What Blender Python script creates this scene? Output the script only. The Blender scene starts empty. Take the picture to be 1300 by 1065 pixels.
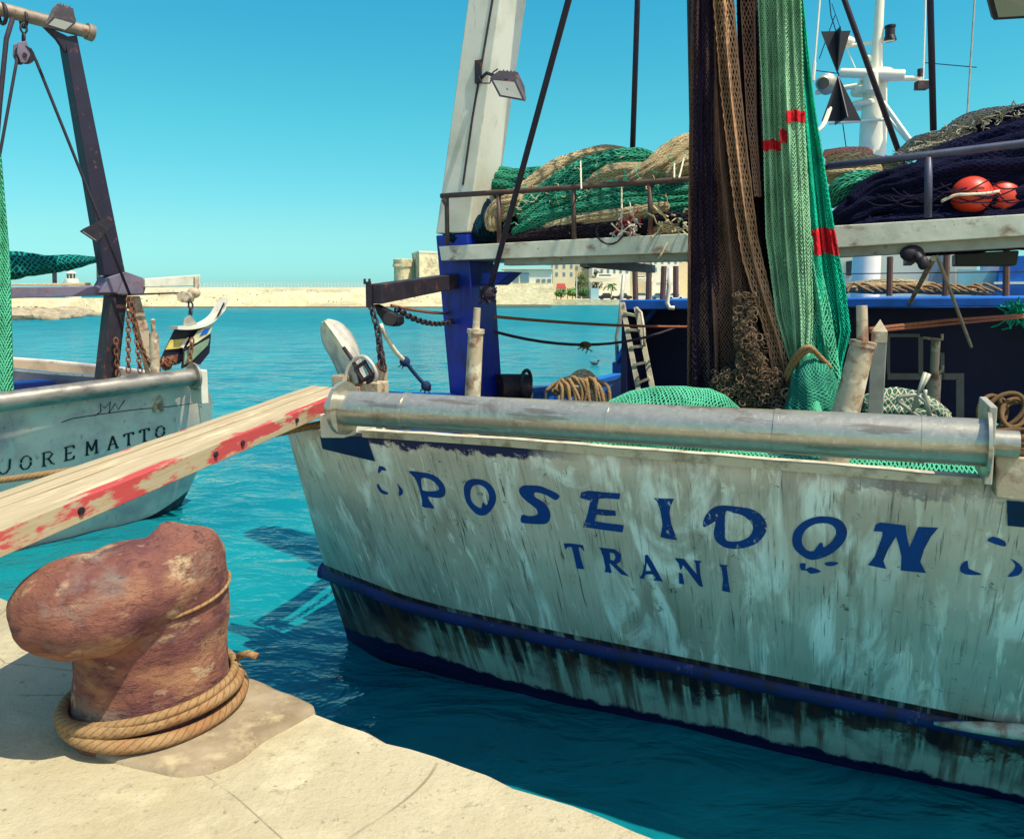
import bpy, math, random
from mathutils import Vector as V, noise, geometry
random.seed(7)
R = random.random
U = random.uniform
S = bpy.context.scene
COL = S.collection
PI = math.pi
# ------------------------------------------------------------------ camera
H = 2.5
FOC = 1000.0
PITCH = math.atan(115.5 / FOC)
cam_d = bpy.data.cameras.new('camera')
cam = bpy.data.objects.new('camera', cam_d)
COL.objects.link(cam)
cam.location = (0, 0, H)
cam.rotation_euler = (PI / 2 - PITCH, 0, 0)
cam_d.sensor_width = 36
cam_d.lens = 36 * FOC / 1300
cam_d.shift_y = -45 / 1300
cam_d.clip_start = 0.05
cam_d.clip_end = 6000
S.camera = cam
CP, SP = math.cos(PITCH), math.sin(PITCH)
EYE = V((0, 0, H))

def ray(x, y):
    u = (x - 650) / FOC
    v = (487.5 - y) / FOC
    return V((u, CP + v * SP, -SP + v * CP))

def hit(x, y, p0, n):
    d = ray(x, y)
    return EYE + d * ((p0 - EYE).dot(n) / d.dot(n))

def atZ(x, y, z):
    return hit(x, y, V((0, 0, z)), V((0, 0, 1)))

def atY(x, y, Y):
    return hit(x, y, V((0, Y, 0)), V((0, 1, 0)))

# ------------------------------------------------------------------ objects
WL = {}

def tag(o, label=None, cat=None, group=None, kind=None):
    if label: o['label'] = label
    if cat: o['category'] = cat
    if group: o['group'] = group
    if kind: o['kind'] = kind
    return o

def thing(name, loc, label, cat, group=None):
    o = bpy.data.objects.new(name, None)
    o.empty_display_size = 0.1
    COL.objects.link(o)
    o.location = loc
    WL[o.name] = V(loc)
    return tag(o, label, cat, group)

class MB:
    def __init__(s):
        s.v = []; s.f = []; s.uv = {}
    def add(s, vs, fs, uvs=None):
        b = len(s.v)
        s.v += [V(p) for p in vs]
        for i, f in enumerate(fs):
            if uvs: s.uv[len(s.f)] = uvs[i]
            s.f.append([b + k for k in f])
    def hexa(s, a, b):          # bottom loop, top loop (any equal count)
        n = len(a)
        s.add(list(a) + list(b), [list(range(n))[::-1], list(range(n, 2 * n))] +
              [[i, (i + 1) % n, n + (i + 1) % n, n + i] for i in range(n)])
    def box(s, c, sx, sy, sz, ax=V((1, 0, 0)), ay=V((0, 1, 0)), az=V((0, 0, 1))):
        c = V(c)
        lo = [c + ax * (i * sx / 2) + ay * (j * sy / 2) - az * (sz / 2) for i, j in ((-1, -1), (1, -1), (1, 1), (-1, 1))]
        s.hexa(lo, [p + az * sz for p in lo])
    def tube(s, pts, r, n=8, caps=True, fn=None, vs=1.0):
        pts = [V(p) for p in pts]
        m = len(pts)
        vs_, fs, uvs = [], [], []
        up = V((0, 0, 1))
        t0 = (pts[1] - pts[0]).normalized()
        if abs(t0.dot(up)) > .9: up = V((0, 1, 0))
        x = t0.cross(up).normalized()
        L = 0; Ls = []
        for i, p in enumerate(pts):
            if i: L += (p - pts[i - 1]).length
            Ls.append(L)
            t = (pts[min(i + 1, m - 1)] - pts[max(i - 1, 0)])
            if t.length < 1e-9: t = t0
            t = t.normalized()
            x = (x - t * x.dot(t)).normalized()
            y = t.cross(x)
            rr = r[i] if isinstance(r, (list, tuple)) else r
            for k in range(n):
                a = 2 * PI * k / n
                q = rr * (fn(i, k, a, L) if fn else 1)
                vs_.append(p + x * (math.cos(a) * q) + y * (math.sin(a) * q))
        rm = r if not isinstance(r, (list, tuple)) else sum(r) / len(r)
        for i in range(m - 1):
            for k in range(n):
                k2 = (k + 1) % n
                fs.append([i * n + k, i * n + k2, (i + 1) * n + k2, (i + 1) * n + k])
                c = 2 * PI * rm * vs / n
                uvs.append([(c * k, Ls[i]), (c * (k + 1), Ls[i]), (c * (k + 1), Ls[i + 1]), (c * k, Ls[i + 1])])
        if caps:
            fs.append(list(range(n))[::-1]); uvs.append([(0, 0)] * n)
            fs.append([(m - 1) * n + k for k in range(n)]); uvs.append([(0, 0)] * n)
        s.add(vs_, fs, uvs)
    def cyl(s, a, b, r0, r1=None, n=16):
        s.tube([a, b], [r0, r1 if r1 is not None else r0], n)
    def lathe(s, c, ax, prof, n=20):       # prof: (distance along, radius)
        ax = V(ax).normalized()
        s.tube([V(c) + ax * d for d, r in prof], [max(r, 1e-4) for d, r in prof], n)
    def ell(s, c, rx, ry, rz, nu=16, nv=10, ax=V((1, 0, 0)), ay=V((0, 1, 0)), az=V((0, 0, 1)), fn=None):
        c = V(c); vs, fs = [], []
        for j in range(nv + 1):
            th = PI * j / nv
            for i in range(nu):
                ph = 2 * PI * i / nu
                d = ax * (rx * math.sin(th) * math.cos(ph)) + ay * (ry * math.sin(th) * math.sin(ph)) + az * (rz * math.cos(th))
                if fn: d = d * fn(c + d)
                vs.append(c + d)
        for j in range(nv):
            for i in range(nu):
                i2 = (i + 1) % nu
                fs.append([j * nu + i, (j + 1) * nu + i, (j + 1) * nu + i2, j * nu + i2])
        s.add(vs, fs)
    def torus(s, c, ax, Rr, r, n=16, m=8, sx=1.0, xdir=None):
        ax = V(ax).normalized()
        x = V(xdir).normalized() if xdir is not None else ax.orthogonal().normalized()
        x = (x - ax * x.dot(ax)).normalized()
        y = ax.cross(x)
        vs, fs = [], []
        for i in range(n):
            a = 2 * PI * i / n
            rad = x * math.cos(a) * sx + y * math.sin(a)
            rn = rad.normalized()
            for k in range(m):
                b = 2 * PI * k / m
                vs.append(V(c) + rad * Rr + rn * (r * math.cos(b)) + ax * (r * math.sin(b)))
        for i in range(n):
            for k in range(m):
                i2, k2 = (i + 1) % n, (k + 1) % m
                fs.append([i * m + k, i2 * m + k, i2 * m + k2, i * m + k2])
        s.add(vs, fs)
    def grid(s, P, nu, nv, uvf=None):
        vs = [P(i / nu, j / nv) for j in range(nv + 1) for i in range(nu + 1)]
        fs, uvs = [], []
        for j in range(nv):
            for i in range(nu):
                a = j * (nu + 1) + i
                fs.append([a, a + 1, a + nu + 2, a + nu + 1])
                if uvf: uvs.append([uvf(*q) for q in ((i / nu, j / nv), ((i + 1) / nu, j / nv), ((i + 1) / nu, (j + 1) / nv), (i / nu, (j + 1) / nv))])
        s.add(vs, fs, uvs if uvf else None)

def out(mb, name, mat, parent=None, label=None, cat=None, group=None, kind=None, smooth=False, bevel=0, sub=0, org=None, solid=0):
    me = bpy.data.meshes.new(name)
    if parent is not None:
        L = WL[parent.name]
    elif org is not None:
        L = V(org)
    else:
        lo = [min(p[k] for p in mb.v) for k in range(3)]
        hi = [max(p[k] for p in mb.v) for k in range(3)]
        L = V(((lo[0] + hi[0]) / 2, (lo[1] + hi[1]) / 2, lo[2]))
    me.from_pydata([p - L for p in mb.v], [], mb.f)
    if mb.uv:
        uvl = me.uv_layers.new(name='UVMap')
        flat = []
        for i, f in enumerate(mb.f):
            flat += mb.uv.get(i, [(0, 0)] * len(f))
        for i, q in enumerate(flat): uvl.data[i].uv = q
    me.materials.append(mat)
    me.validate()
    if smooth is True:
        me.polygons.foreach_set('use_smooth', [True] * len(me.polygons))
    elif smooth:
        me.polygons.foreach_set('use_smooth', [True] * len(me.polygons))
        me.set_sharp_from_angle(angle=math.radians(smooth))
    o = bpy.data.objects.new(name, me)
    COL.objects.link(o)
    if parent is not None:
        o.parent = parent
        WL[o.name] = L
    else:
        o.location = L
        WL[o.name] = L
    if solid:
        m = o.modifiers.new('solid', 'SOLIDIFY'); m.thickness = solid
    if bevel:
        m = o.modifiers.new('bevel', 'BEVEL'); m.width = bevel; m.segments = 2; m.limit_method = 'ANGLE'
    if sub:
        m = o.modifiers.new('sub', 'SUBSURF'); m.levels = sub; m.render_levels = sub
    return tag(o, label, cat, group, kind)

# ------------------------------------------------------------------ materials
def rgb(h, g=1.0):      # sRGB hex -> linear
    h = h.lstrip('#')
    c = [int(h[i:i + 2], 16) / 255 for i in (0, 2, 4)]
    return tuple([(q / 12.92 if q <= .04045 else ((q + .055) / 1.055) ** 2.4) * g for q in c] + [1])

class Mat:
    def __init__(s, name, base, rough=.7, metal=0.0, spec=.5):
        s.m = bpy.data.materials.new(name)
        s.m.use_nodes = True
        s.nt = s.m.node_tree
        s.b = s.nt.nodes['Principled BSDF']
        s.b.inputs['Roughness'].default_value = rough
        s.b.inputs['Metallic'].default_value = metal
        s.b.inputs['Specular IOR Level'].default_value = spec
        s.tc = s.nt.nodes.new('ShaderNodeTexCoord')
        s.cur = None
        s.base = base if len(base) == 4 else (*base, 1)
        s.b.inputs['Base Color'].default_value = s.base
        s.h = None
    def N(s, t, **k):
        n = s.nt.nodes.new(t)
        for a, b in k.items(): setattr(n, a, b)
        return n
    def L(s, a, b): s.nt.links.new(a, b)
    def noise(s, scale=5, stretch=(1, 1, 1), detail=5, rough=.6, coord='Object', rot=(0, 0, 0), dist=0, off=(0, 0, 0)):
        mp = s.N('ShaderNodeMapping')
        mp.inputs['Scale'].default_value = stretch
        mp.inputs['Rotation'].default_value = rot
        mp.inputs['Location'].default_value = off
        s.L(s.tc.outputs[coord], mp.inputs['Vector'])
        n = s.N('ShaderNodeTexNoise')
        n.inputs['Scale'].default_value = scale
        n.inputs['Detail'].default_value = detail
        n.inputs['Roughness'].default_value = rough
        n.inputs['Distortion'].default_value = dist
        s.L(mp.outputs[0], n.inputs['Vector'])
        return n.outputs['Fac']
    def vor(s, scale=5, stretch=(1, 1, 1), coord='Object', rot=(0, 0, 0), feat='DISTANCE_TO_EDGE', warp=0):
        mp = s.N('ShaderNodeMapping')
        mp.inputs['Scale'].default_value = stretch
        mp.inputs['Rotation'].default_value = rot
        s.L(s.tc.outputs[coord], mp.inputs['Vector'])
        vec = mp.outputs[0]
        if warp:
            nn = s.N('ShaderNodeTexNoise'); nn.inputs['Scale'].default_value = scale * .6
            s.L(vec, nn.inputs['Vector'])
            ma = s.N('ShaderNodeMix', data_type='RGBA', blend_type='ADD')
            ma.inputs[0].default_value = warp
            s.L(vec, ma.inputs[6]); s.L(nn.outputs['Color'], ma.inputs[7])
            vec = ma.outputs[2]
        n = s.N('ShaderNodeTexVoronoi', feature=feat)
        n.inputs['Scale'].default_value = scale
        s.L(vec, n.inputs['Vector'])
        return n.outputs['Distance']
    def rng(s, fac, lo, hi, a=0.0, b=1.0):
        r = s.N('ShaderNodeMapRange')
        r.inputs[1].default_value = lo; r.inputs[2].default_value = hi
        r.inputs[3].default_value = a; r.inputs[4].default_value = b
        s.L(fac, r.inputs[0])
        return r.outputs[0]
    def math(s, op, a, b):
        m = s.N('ShaderNodeMath', operation=op)
        for i, q in enumerate((a, b)):
            if isinstance(q, (int, float)): m.inputs[i].default_value = q
            else: s.L(q, m.inputs[i])
        return m.outputs[0]
    def layer(s, color, fac):
        m = s.N('ShaderNodeMix', data_type='RGBA')
        if s.cur is None: m.inputs[6].default_value = s.base
        else: s.L(s.cur, m.inputs[6])
        if isinstance(color, tuple): m.inputs[7].default_value = color if len(color) == 4 else (*color, 1)
        else: s.L(color, m.inputs[7])
        if isinstance(fac, (int, float)): m.inputs[0].default_value = fac
        else: s.L(fac, m.inputs[0])
        s.cur = m.outputs[2]
        s.L(s.cur, s.b.inputs['Base Color'])
        return s
    def spots(s, color, scale, lo, hi, strength=1.0, **k):
        f = s.rng(s.noise(scale, **k), lo, hi, 0, strength)
        return s.layer(color, f)
    def bump(s, fac, strength=.3, dist=.01):
        b = s.N('ShaderNodeBump')
        b.inputs['Strength'].default_value = strength
        b.inputs['Distance'].default_value = dist
        s.L(fac, b.inputs['Height'])
        if s.h: s.L(s.h, b.inputs['Normal'])
        s.h = b.outputs[0]
        s.L(s.h, s.b.inputs['Normal'])
        return s
    def uvw(s, axis):
        x = s.N('ShaderNodeSeparateXYZ')
        s.L(s.tc.outputs['UV'], x.inputs[0])
        return x.outputs[axis]

def simple(name, col, rough=.7, metal=0, var=.35, vs=8, bump=.2, bs=40, bd=.003, rust=0):
    c = rgb(col) if isinstance(col, str) else col
    m = Mat(name, c, rough, metal)
    dk = tuple(q * (1 - var) for q in c[:3])
    m.spots(dk, vs, .4, .65, 1)
    if rust: m.spots(rgb('7a4426'), 14, .62 - rust * .2, .7, .9, detail=8)
    if bump: m.bump(m.noise(bs, detail=4), bump, bd)
    return m.m

M = {}
M['galv'] = (lambda m: (m.spots(rgb('a09f92'), 26, .42, .62, .55, detail=4), m.spots(rgb('6e5e50'), 5, .60, .72, .6, detail=9),
             m.spots(rgb('e4ddc8'), 46, .56, .72, .35, detail=2, off=(3, 3, 3)), m.spots(rgb('7a6a58'), 9, .55, .62, .6, detail=9, stretch=(.3, .3, 3)), m.spots(rgb('4e4a4c'), 14, .70, .74, .8, detail=9), m.bump(m.noise(60), .2, .002), m.m)[-1])(Mat('galvanised_steel', rgb('b6b2a2'), .3, .6))
M['galv_plain'] = simple('grey_steel', 'b5b3a4', .5, .3, .3)
M['white'] = simple('white_paint', 'dcd8c6', .5, 0, .12, 5, .15, rust=.1)
M['mastwhite'] = simple('mast_white_paint', 'f0e9d2', .45, 0, .08, 5, .1)
M['beam'] = (lambda m: (m.spots(rgb('a0a390'), 4, .4, .7, .7, detail=6), m.spots(rgb('7b5038'), 5, .57, .66, .8, detail=10, stretch=(1, 1, 1.5)),
             m.spots(rgb('4a3b3b'), 30, .66, .72, .7, detail=6), m.bump(m.noise(25, detail=8), .4, .004), m.m)[-1])(Mat('platform_paint', rgb('d6d4c0'), .6))
M['legwhite'] = (lambda m: (m.spots(rgb('a7a68f'), 3, .45, .7, .6), m.spots(rgb('7d7466'), 14, .62, .7, .5, stretch=(3, 3, .4), detail=8),
             m.bump(m.noise(18), .2, .003), m.m)[-1])(Mat('gantry_white_paint', rgb('d0d0c2'), .55))
M['navy'] = (lambda m: (m.spots(rgb('0a2a80'), 5, .45, .65, .6), m.spots(rgb('06103a'), 9, .5, .65, .7, stretch=(2, 2, .4), detail=7),
             m.bump(m.noise(30), .25, .003), m.m)[-1])(Mat('blue_hull_paint', rgb('08249a'), .42))
M['blue'] = simple('bright_blue_paint', '0b5fc0', .4, 0, .3, 6, .2)
M['dkblue'] = simple('dark_blue_paint', '0a1f55', .5, 0, .4, 6, .2)
M['black'] = simple('black_plastic', '12121c', .5, 0, .3, 10, .1)
M['darksteel'] = simple('dark_weathered_steel', '2d2833', .6, .2, .4, 10, .4, rust=.25)
M['greysteel'] = simple('dull_violet_grey_paint', '6d6578', .6, 0, .3, 6, .3, rust=.15)
M['rust'] = (lambda m: (m.spots(rgb('3a241d'), 12, .45, .62, .9, detail=8), m.spots(rgb('b98a62'), 18, .58, .7, .7, detail=8), m.bump(m.noise(50, detail=8), .6, .004), m.m)[-1])(Mat('rusty_iron', rgb('7b4a33'), .85))
M['rustlight'] = (lambda m: (m.spots(rgb('7e5138'), 9, .5, .62, .9, detail=8), m.spots(rgb('e0d8bd'), 14, .55, .66, .7, detail=6), m.bump(m.noise(50, detail=8), .5, .003), m.m)[-1])(Mat('worn_roller_steel', rgb('b5a68b'), .7, .1))
M['wood'] = (lambda m: (m.spots(rgb('8b7655'), 10, .45, .7, .7, stretch=(8, 1, 8), detail=6), m.bump(m.noise(20, stretch=(10, 1, 10)), .4, .003), m.m)[-1])(Mat('weathered_wood', rgb('c8b48d'), .8))
def twist(m, pitch=.03, col=None):
    sx = m.N('ShaderNodeSeparateXYZ'); m.L(m.tc.outputs['UV'], sx.inputs[0])
    t = m.math('ADD', m.math('MULTIPLY', sx.outputs[0], 1 / pitch), m.math('MULTIPLY', sx.outputs[1], 1 / pitch))
    w = m.math('ABSOLUTE', m.math('SUBTRACT', m.math('FRACT', t, 0), .5), 0)
    g = m.rng(w, .36, .5)
    if col: m.layer(col, m.math('MULTIPLY', g, .75))
    m.bump(w, -1.0, .012)
    return m
M['rope'] = (lambda m: (m.spots(rgb('7d6748'), 40, .45, .7, .8), m.spots(rgb('8a5a3a'), 6, .52, .68, .6, detail=6), twist(m, .03, rgb('54402c')), m.bump(m.noise(120), .7, .004), m.m)[-1])(Mat('natural_rope', rgb('9c7d58'), .95, 0, .1))
M['ropewhite'] = (lambda m: (m.spots(rgb('8d8878'), 60, .5, .7, .8), m.bump(m.noise(120), .7, .004), m.m)[-1])(Mat('white_rope', rgb('ddd6bd'), .95, 0, .1))
M['ropeblue'] = simple('blue_rope', '10305c', .95, 0, .4, 60, .5, 120)
M['ropedark'] = simple('tarred_cable', '2a2030', .8, 0, .4, 40, .5, 120)
M['ropeorange'] = simple('tan_line', '8f5638', .9, 0, .4, 40, .5, 120)
M['glass'] = Mat('dark_glass', rgb('3b4a4a'), .08).m
M['lampglass'] = Mat('floodlight_glass', rgb('8d9186'), .15).m
M['red'] = simple('red_paint', 'c03038', .5)
M['buoy'] = (lambda m: (m.spots(rgb('b8402c'), 4, .5, .75, .5), m.bump(m.noise(30), .15, .003), m.m)[-1])(Mat('orange_buoy_plastic', rgb('cf3a22'), .45))

def netmat(name, strand, gap, scale=28, red=None, fibre=0.5, gapw=.32, stretch=1.0, sheen=True):
    m = Mat(name, rgb(gap), .95, 0, .08)
    mp = m.N('ShaderNodeMapping'); mp.inputs['Scale'].default_value = (scale, scale * stretch, 1)
    nn = m.N('ShaderNodeTexNoise'); nn.inputs['Scale'].default_value = 4
    m.L(m.tc.outputs['UV'], nn.inputs['Vector'])
    ad = m.N('ShaderNodeMix', data_type='RGBA', blend_type='ADD'); ad.inputs[0].default_value = .12
    m.L(m.tc.outputs['UV'], ad.inputs[6]); m.L(nn.outputs['Color'], ad.inputs[7])
    m.L(ad.outputs[2], mp.inputs['Vector'])
    sx = m.N('ShaderNodeSeparateXYZ'); m.L(mp.outputs[0], sx.inputs[0])
    def tri(v):
        f = m.math('FRACT', v, 0)
        return m.math('ABSOLUTE', m.math('SUBTRACT', f, .5), 0)
    a = tri(m.math('ADD', sx.outputs[0], sx.outputs[1]))
    b = tri(m.math('SUBTRACT', sx.outputs[0], sx.outputs[1]))
    mx = m.math('MAXIMUM', a, b)
    line = m.rng(mx, gapw, gapw + .1)
    c1 = rgb(strand); c2 = tuple(q * .55 for q in c1[:3])
    m.layer(c1, line)
    m.layer(c2, m.math('MULTIPLY', line, m.rng(m.noise(9, detail=6), .42, .62, 0, .8)))
    m.spots(tuple(q * .35 + c1[i] * .3 for i, q in enumerate(rgb(gap)[:3])), 3, .5, .62, .45, detail=4)
    m.bump(line, .8, .008)
    m.bump(m.noise(14, detail=5), .5, .03)
    return m.m
M['netgreen'] = netmat('green_netting', '3fae86', '0c4a40', 26)
M['netgreen2'] = netmat('bright_green_netting', '52c79a', '0f5a4a', 20)
M['netteal'] = netmat('dark_teal_netting', '11574f', '06202e', 26)
M['netcream'] = netmat('cream_netting', 'c9b795', '6e5c48', 34)
M['netbrown'] = netmat('brown_netting', '6e5546', '1b1426', 26)
M['netdark'] = netmat('navy_dark_netting', '1d2140', '0a0c24', 62, stretch=.3)
M['netgrey'] = netmat('grey_netting', 'd6cbb0', '6b655f', 60, stretch=.5)
def strand(name, c, k=.6):
    m = Mat(name, rgb(c), .9, 0, .1)
    m.spots(tuple(q * k for q in rgb(c)[:3]), 6, .4, .65, .9, detail=5)
    return m.m
M['sgreen'] = strand('green_twine', '5fc49a')
M['steal'] = strand('teal_twine', '15b48e')
M['sbrown'] = strand('brown_twine', '8c6a5a')
M['stan'] = strand('tan_twine', 'b08868')
M['scream'] = strand('cream_twine', 'd6c6a0')
M['sred'] = strand('red_twine', 'd82a34')
M['sdark'] = strand('dark_twine', '2a2238')
M['sgrey'] = strand('grey_twine', 'b3a98f')

# ------------------------------------------------------------------ net helpers
def net_sheet(mb, P, nu, nv, r, jit=0.15):
    """diamond mesh of real strands laid over the surface P(u,v)"""
    node = {}
    def nd(i, j):
        k = (i, j)
        if k not in node:
            u = (i + (.5 if j % 2 else 0)) / nu
            node[k] = P(min(max(u + U(-jit, jit) / nu, 0), 1), (j + U(-jit, jit)) / nv)
        return node[k]
    for j in range(nv):
        for i in range(nu):
            a = nd(i, j)
            for di in ((0, -1) if j % 2 == 0 else (0, 1)):
                if not (0 <= i + di < nu): continue
                seg(mb, a, nd(i + di, j + 1), r)

def seg(mb, a, b, r):
    t = b - a
    if t.length < 1e-6: return
    t.normalize()
    x = t.orthogonal().normalized(); y = t.cross(x)
    vs = []
    for p in (a, b):
        for k in range(3):
            an = 2 * PI * k / 3
            vs.append(p + x * (r * math.cos(an)) + y * (r * math.sin(an)))
    base = len(mb.v)
    mb.v += vs
    for k in range(3):
        k2 = (k + 1) % 3
        mb.f.append([base + k, base + k2, base + 3 + k2, base + 3 + k])

def crom(P, n):
    """catmull-rom through V points (any dim), n samples per span"""
    Q = [P[0]] + list(P) + [P[-1]]
    o = []
    for i in range(1, len(Q) - 2):
        p0, p1, p2, p3 = Q[i - 1:i + 3]
        for k in range(n):
            t = k / n
            o.append(.5 * ((2 * p1) + (p2 - p0) * t + (2 * p0 - 5 * p1 + 4 * p2 - p3) * t * t + (3 * p1 - p0 - 3 * p2 + p3) * t ** 3))
    o.append(P[-1])
    return o

def bundle(mb, pts, rs, folds=6, n=44, seed=0, lump=.25, flat=1.0):
    """a gathered bunch of netting: a lumpy, pleated sweep along points"""
    pr = [V((*p, r)) for p, r in zip(pts, rs)]
    q = crom(pr, 7)
    P3 = [V(a[:3]) for a in q]
    rr = [max(a[3], .004) for a in q]
    rr[0] *= .5; rr[-1] *= .5
    ph = U(0, 6)
    def fn(i, k, a, L):
        f = 1.04 - .26 * (1 - abs(math.sin(folds * .75 * a + ph + 2.2 * L + 2.5 * noise.noise(V((L * 2.5, seed, 0)))))) ** 2
        f += lump * noise.noise(V((math.cos(a) * 1.3, math.sin(a) * 1.3, L * 4 + seed * 7.3)))
        f += .10 * noise.noise(V((math.cos(a) * 5, math.sin(a) * 5, L * 16 + seed * 3.1)))
        return f
    mb.tube(P3, rr, n, True, fn)

def chain(mb, a, b, link=.05, r=.006, sag=0):
    a, b = V(a), V(b)
    L = (b - a).length
    n = max(2, int(L / (link * .72)))
    pts = [a.lerp(b, i / n) - V((0, 0, sag * 4 * (i / n) * (1 - i / n))) for i in range(n + 1)]
    for i in range(n):
        t = (pts[i + 1] - pts[i]).normalized()
        o = t.orthogonal().normalized()
        ax = o if i % 2 else t.cross(o)
        mb.torus((pts[i] + pts[i + 1]) / 2, ax, link * .3, r, 10, 5, sx=1.7, xdir=t)

def sagline(a, b, sag=.05, n=14, wob=0):
    a, b = V(a), V(b)
    return [a.lerp(b, i / n) - V((0, 0, sag * 4 * (i / n) * (1 - i / n))) + V((U(-wob, wob), U(-wob, wob), U(-wob, wob))) for i in range(n + 1)]
# ------------------------------------------------------------------ light
SUN_EL = math.radians(62.5)
SUN_H = V((0.8, -0.6, 0)).normalized()
world = bpy.data.worlds.new('World'); S.world = world
world.use_nodes = True
wn = world.node_tree
bg = wn.nodes['Background']
sky = wn.nodes.new('ShaderNodeTexSky')
sky.sky_type = 'NISHITA'; sky.sun_disc = False
sky.sun_elevation = SUN_EL
sky.sun_rotation = math.atan2(SUN_H.x, SUN_H.y)
sky.air_density = 1.0; sky.dust_density = 0.4; sky.ozone_density = 1.0
# the photograph's toned air: a cyan cast that pales towards the horizon
wtc = wn.nodes.new('ShaderNodeTexCoord'); wsx = wn.nodes.new('ShaderNodeSeparateXYZ')
wn.links.new(wtc.outputs['Generated'], wsx.inputs[0])
ramp = wn.nodes.new('ShaderNodeValToRGB')
wn.links.new(wsx.outputs[2], ramp.inputs[0])
SKYC = [(0.0, (.24, .60, .80)), (.07, (.31, .66, .66)), (.2, (.21, .80, .70)), (.40, (.105, .82, .84)), (.60, (.42, .78, .96)), (1.0, (.66, .82, 1.0))]
e = ramp.color_ramp.elements
e[0].position = 0; e[0].color = (*SKYC[0][1], 1)
e[1].position = 1; e[1].color = (*SKYC[-1][1], 1)
for p, c in SKYC[1:-1]:
    q = e.new(p); q.color = (*c, 1)
mul = wn.nodes.new('ShaderNodeMix'); mul.data_type = 'RGBA'; mul.blend_type = 'MULTIPLY'; mul.inputs[0].default_value = 1
# the sunward half of the sky (behind the camera) is whiter and brighter
dt_ = wn.nodes.new('ShaderNodeVectorMath'); dt_.operation = 'DOT_PRODUCT'
sv = SUN_H * math.cos(SUN_EL) + V((0, 0, math.sin(SUN_EL)))
dt_.inputs[1].default_value = (SUN_H * .9 + V((0, 0, .45))).normalized()
wn.links.new(wtc.outputs['Generated'], dt_.inputs[0])
mr_ = wn.nodes.new('ShaderNodeMapRange'); mr_.interpolation_type = 'SMOOTHSTEP'
mr_.inputs[1].default_value = .22; mr_.inputs[2].default_value = .85
wn.links.new(dt_.outputs['Value'], mr_.inputs[0])
mxs = wn.nodes.new('ShaderNodeMix'); mxs.data_type = 'RGBA'
mxs.inputs[7].default_value = (1.55, 1.32, 1.08, 1)
wn.links.new(mr_.outputs[0], mxs.inputs[0]); wn.links.new(ramp.outputs[0], mxs.inputs[6])
wn.links.new(sky.outputs[0], mul.inputs[6]); wn.links.new(mxs.outputs[2], mul.inputs[7])
wn.links.new(mul.outputs[2], bg.inputs[0])
bg.inputs[1].default_value = 0.12
sd = bpy.data.lights.new('sun', 'SUN'); sd.energy = 3.6; sd.angle = math.radians(.5); sd.color = (1, .92, .74)
sun = bpy.data.objects.new('sun', sd); COL.objects.link(sun)
sv = SUN_H * math.cos(SUN_EL) + V((0, 0, math.sin(SUN_EL)))
sun.rotation_euler = sv.to_track_quat('Z', 'Y').to_euler()
sun.location = sv * 30
S.view_settings.view_transform = 'Standard'
S.view_settings.look = 'None'
S.view_settings.exposure = 0.75
S.render.engine = 'CYCLES'
S.cycles.use_denoising = True
S.cycles.max_bounces = 6
S.cycles.diffuse_bounces = 3
S.cycles.glossy_bounces = 3
S.cycles.caustics_reflective = False
S.cycles.caustics_refractive = False

# ------------------------------------------------------------------ water
wm = Mat('sea_water', (.003, .19, .225), .07, 0, .4)
wm.b.inputs['IOR'].default_value = 1.33
wm.spots((.002, .11, .165), .35, .35, .7, .8, detail=3, stretch=(1, .6, 1))
wm.spots((.005, .26, .27), .5, .5, .75, .6, detail=3, stretch=(1, .5, 1), off=(9, 3, 0))
wg = wm.N('ShaderNodeSeparateXYZ'); geo_ = wm.N('ShaderNodeNewGeometry'); wm.L(geo_.outputs['Position'], wg.inputs[0])
wm.L(wm.rng(wg.outputs[1], 8, 70, .07, .35), wm.b.inputs['Roughness'])
wm.L(wm.rng(wg.outputs[1], 8, 60, .42, .06), wm.b.inputs['Specular IOR Level'])
wm.bump(wm.noise(1.6, stretch=(.75, 1.25, 1), detail=4, rough=.55, dist=.6, rot=(0, 0, .3)), .8, .14)
wm.bump(wm.noise(6, stretch=(.7, 1.2, 1), detail=3, rough=.5, dist=.4), .5, .03)
def water_h(x, y):
    p = V((x * .8, y * 1.25, 0))
    h = noise.noise(p * .9 + V((3, 1, 0))) * .055 + (1 - abs(noise.noise(p * 1.9 + V((0, 7, 2))))) * .035 + noise.noise(p * 4.6) * .012
    return h - .03
mb = MB()
NX, NY = 420, 560
ys = []
y = 1.2
for j in range(NY + 1):
    ys.append(y); y += max(.024, y * .0105)
def WP(u, v):
    yy = ys[min(NY, int(round(v * NY)))]
    xx = (u - .5) * 2 * (3.0 + yy * 1.25)
    f = max(0, 1 - yy / 60)
    return V((xx, yy, water_h(xx, yy) * f))
mb.grid(WP, NX, NY)
yl = ys[NY]
o = out(mb, 'water', wm.m, kind='structure', smooth=True, label='turquoise rippled harbour water')
sea = MB(); X = 3.0 + yl * 1.25
sea.add([(-3000, yl, -.02), (3000, yl, -.02), (3000, 4000, -.02), (-3000, 4000, -.02)], [[0, 1, 2, 3]])
sea.add([(-3000, -40, -.06), (-3, -40, -.06), (-3 - yl * 1.25, yl, -.06), (-3000, yl, -.06)], [[0, 1, 2, 3]])
sea.add([(3, -40, -.06), (3000, -40, -.06), (3000, yl, -.06), (3 + yl * 1.25, yl, -.06)], [[0, 1, 2, 3]])
sea.add([(-3, -40, -.06), (3, -40, -.06), (4.5, 1.2, -.06), (-4.5, 1.2, -.06)], [[0, 1, 2, 3]])
out(sea, 'water', wm.m, kind='structure')

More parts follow.
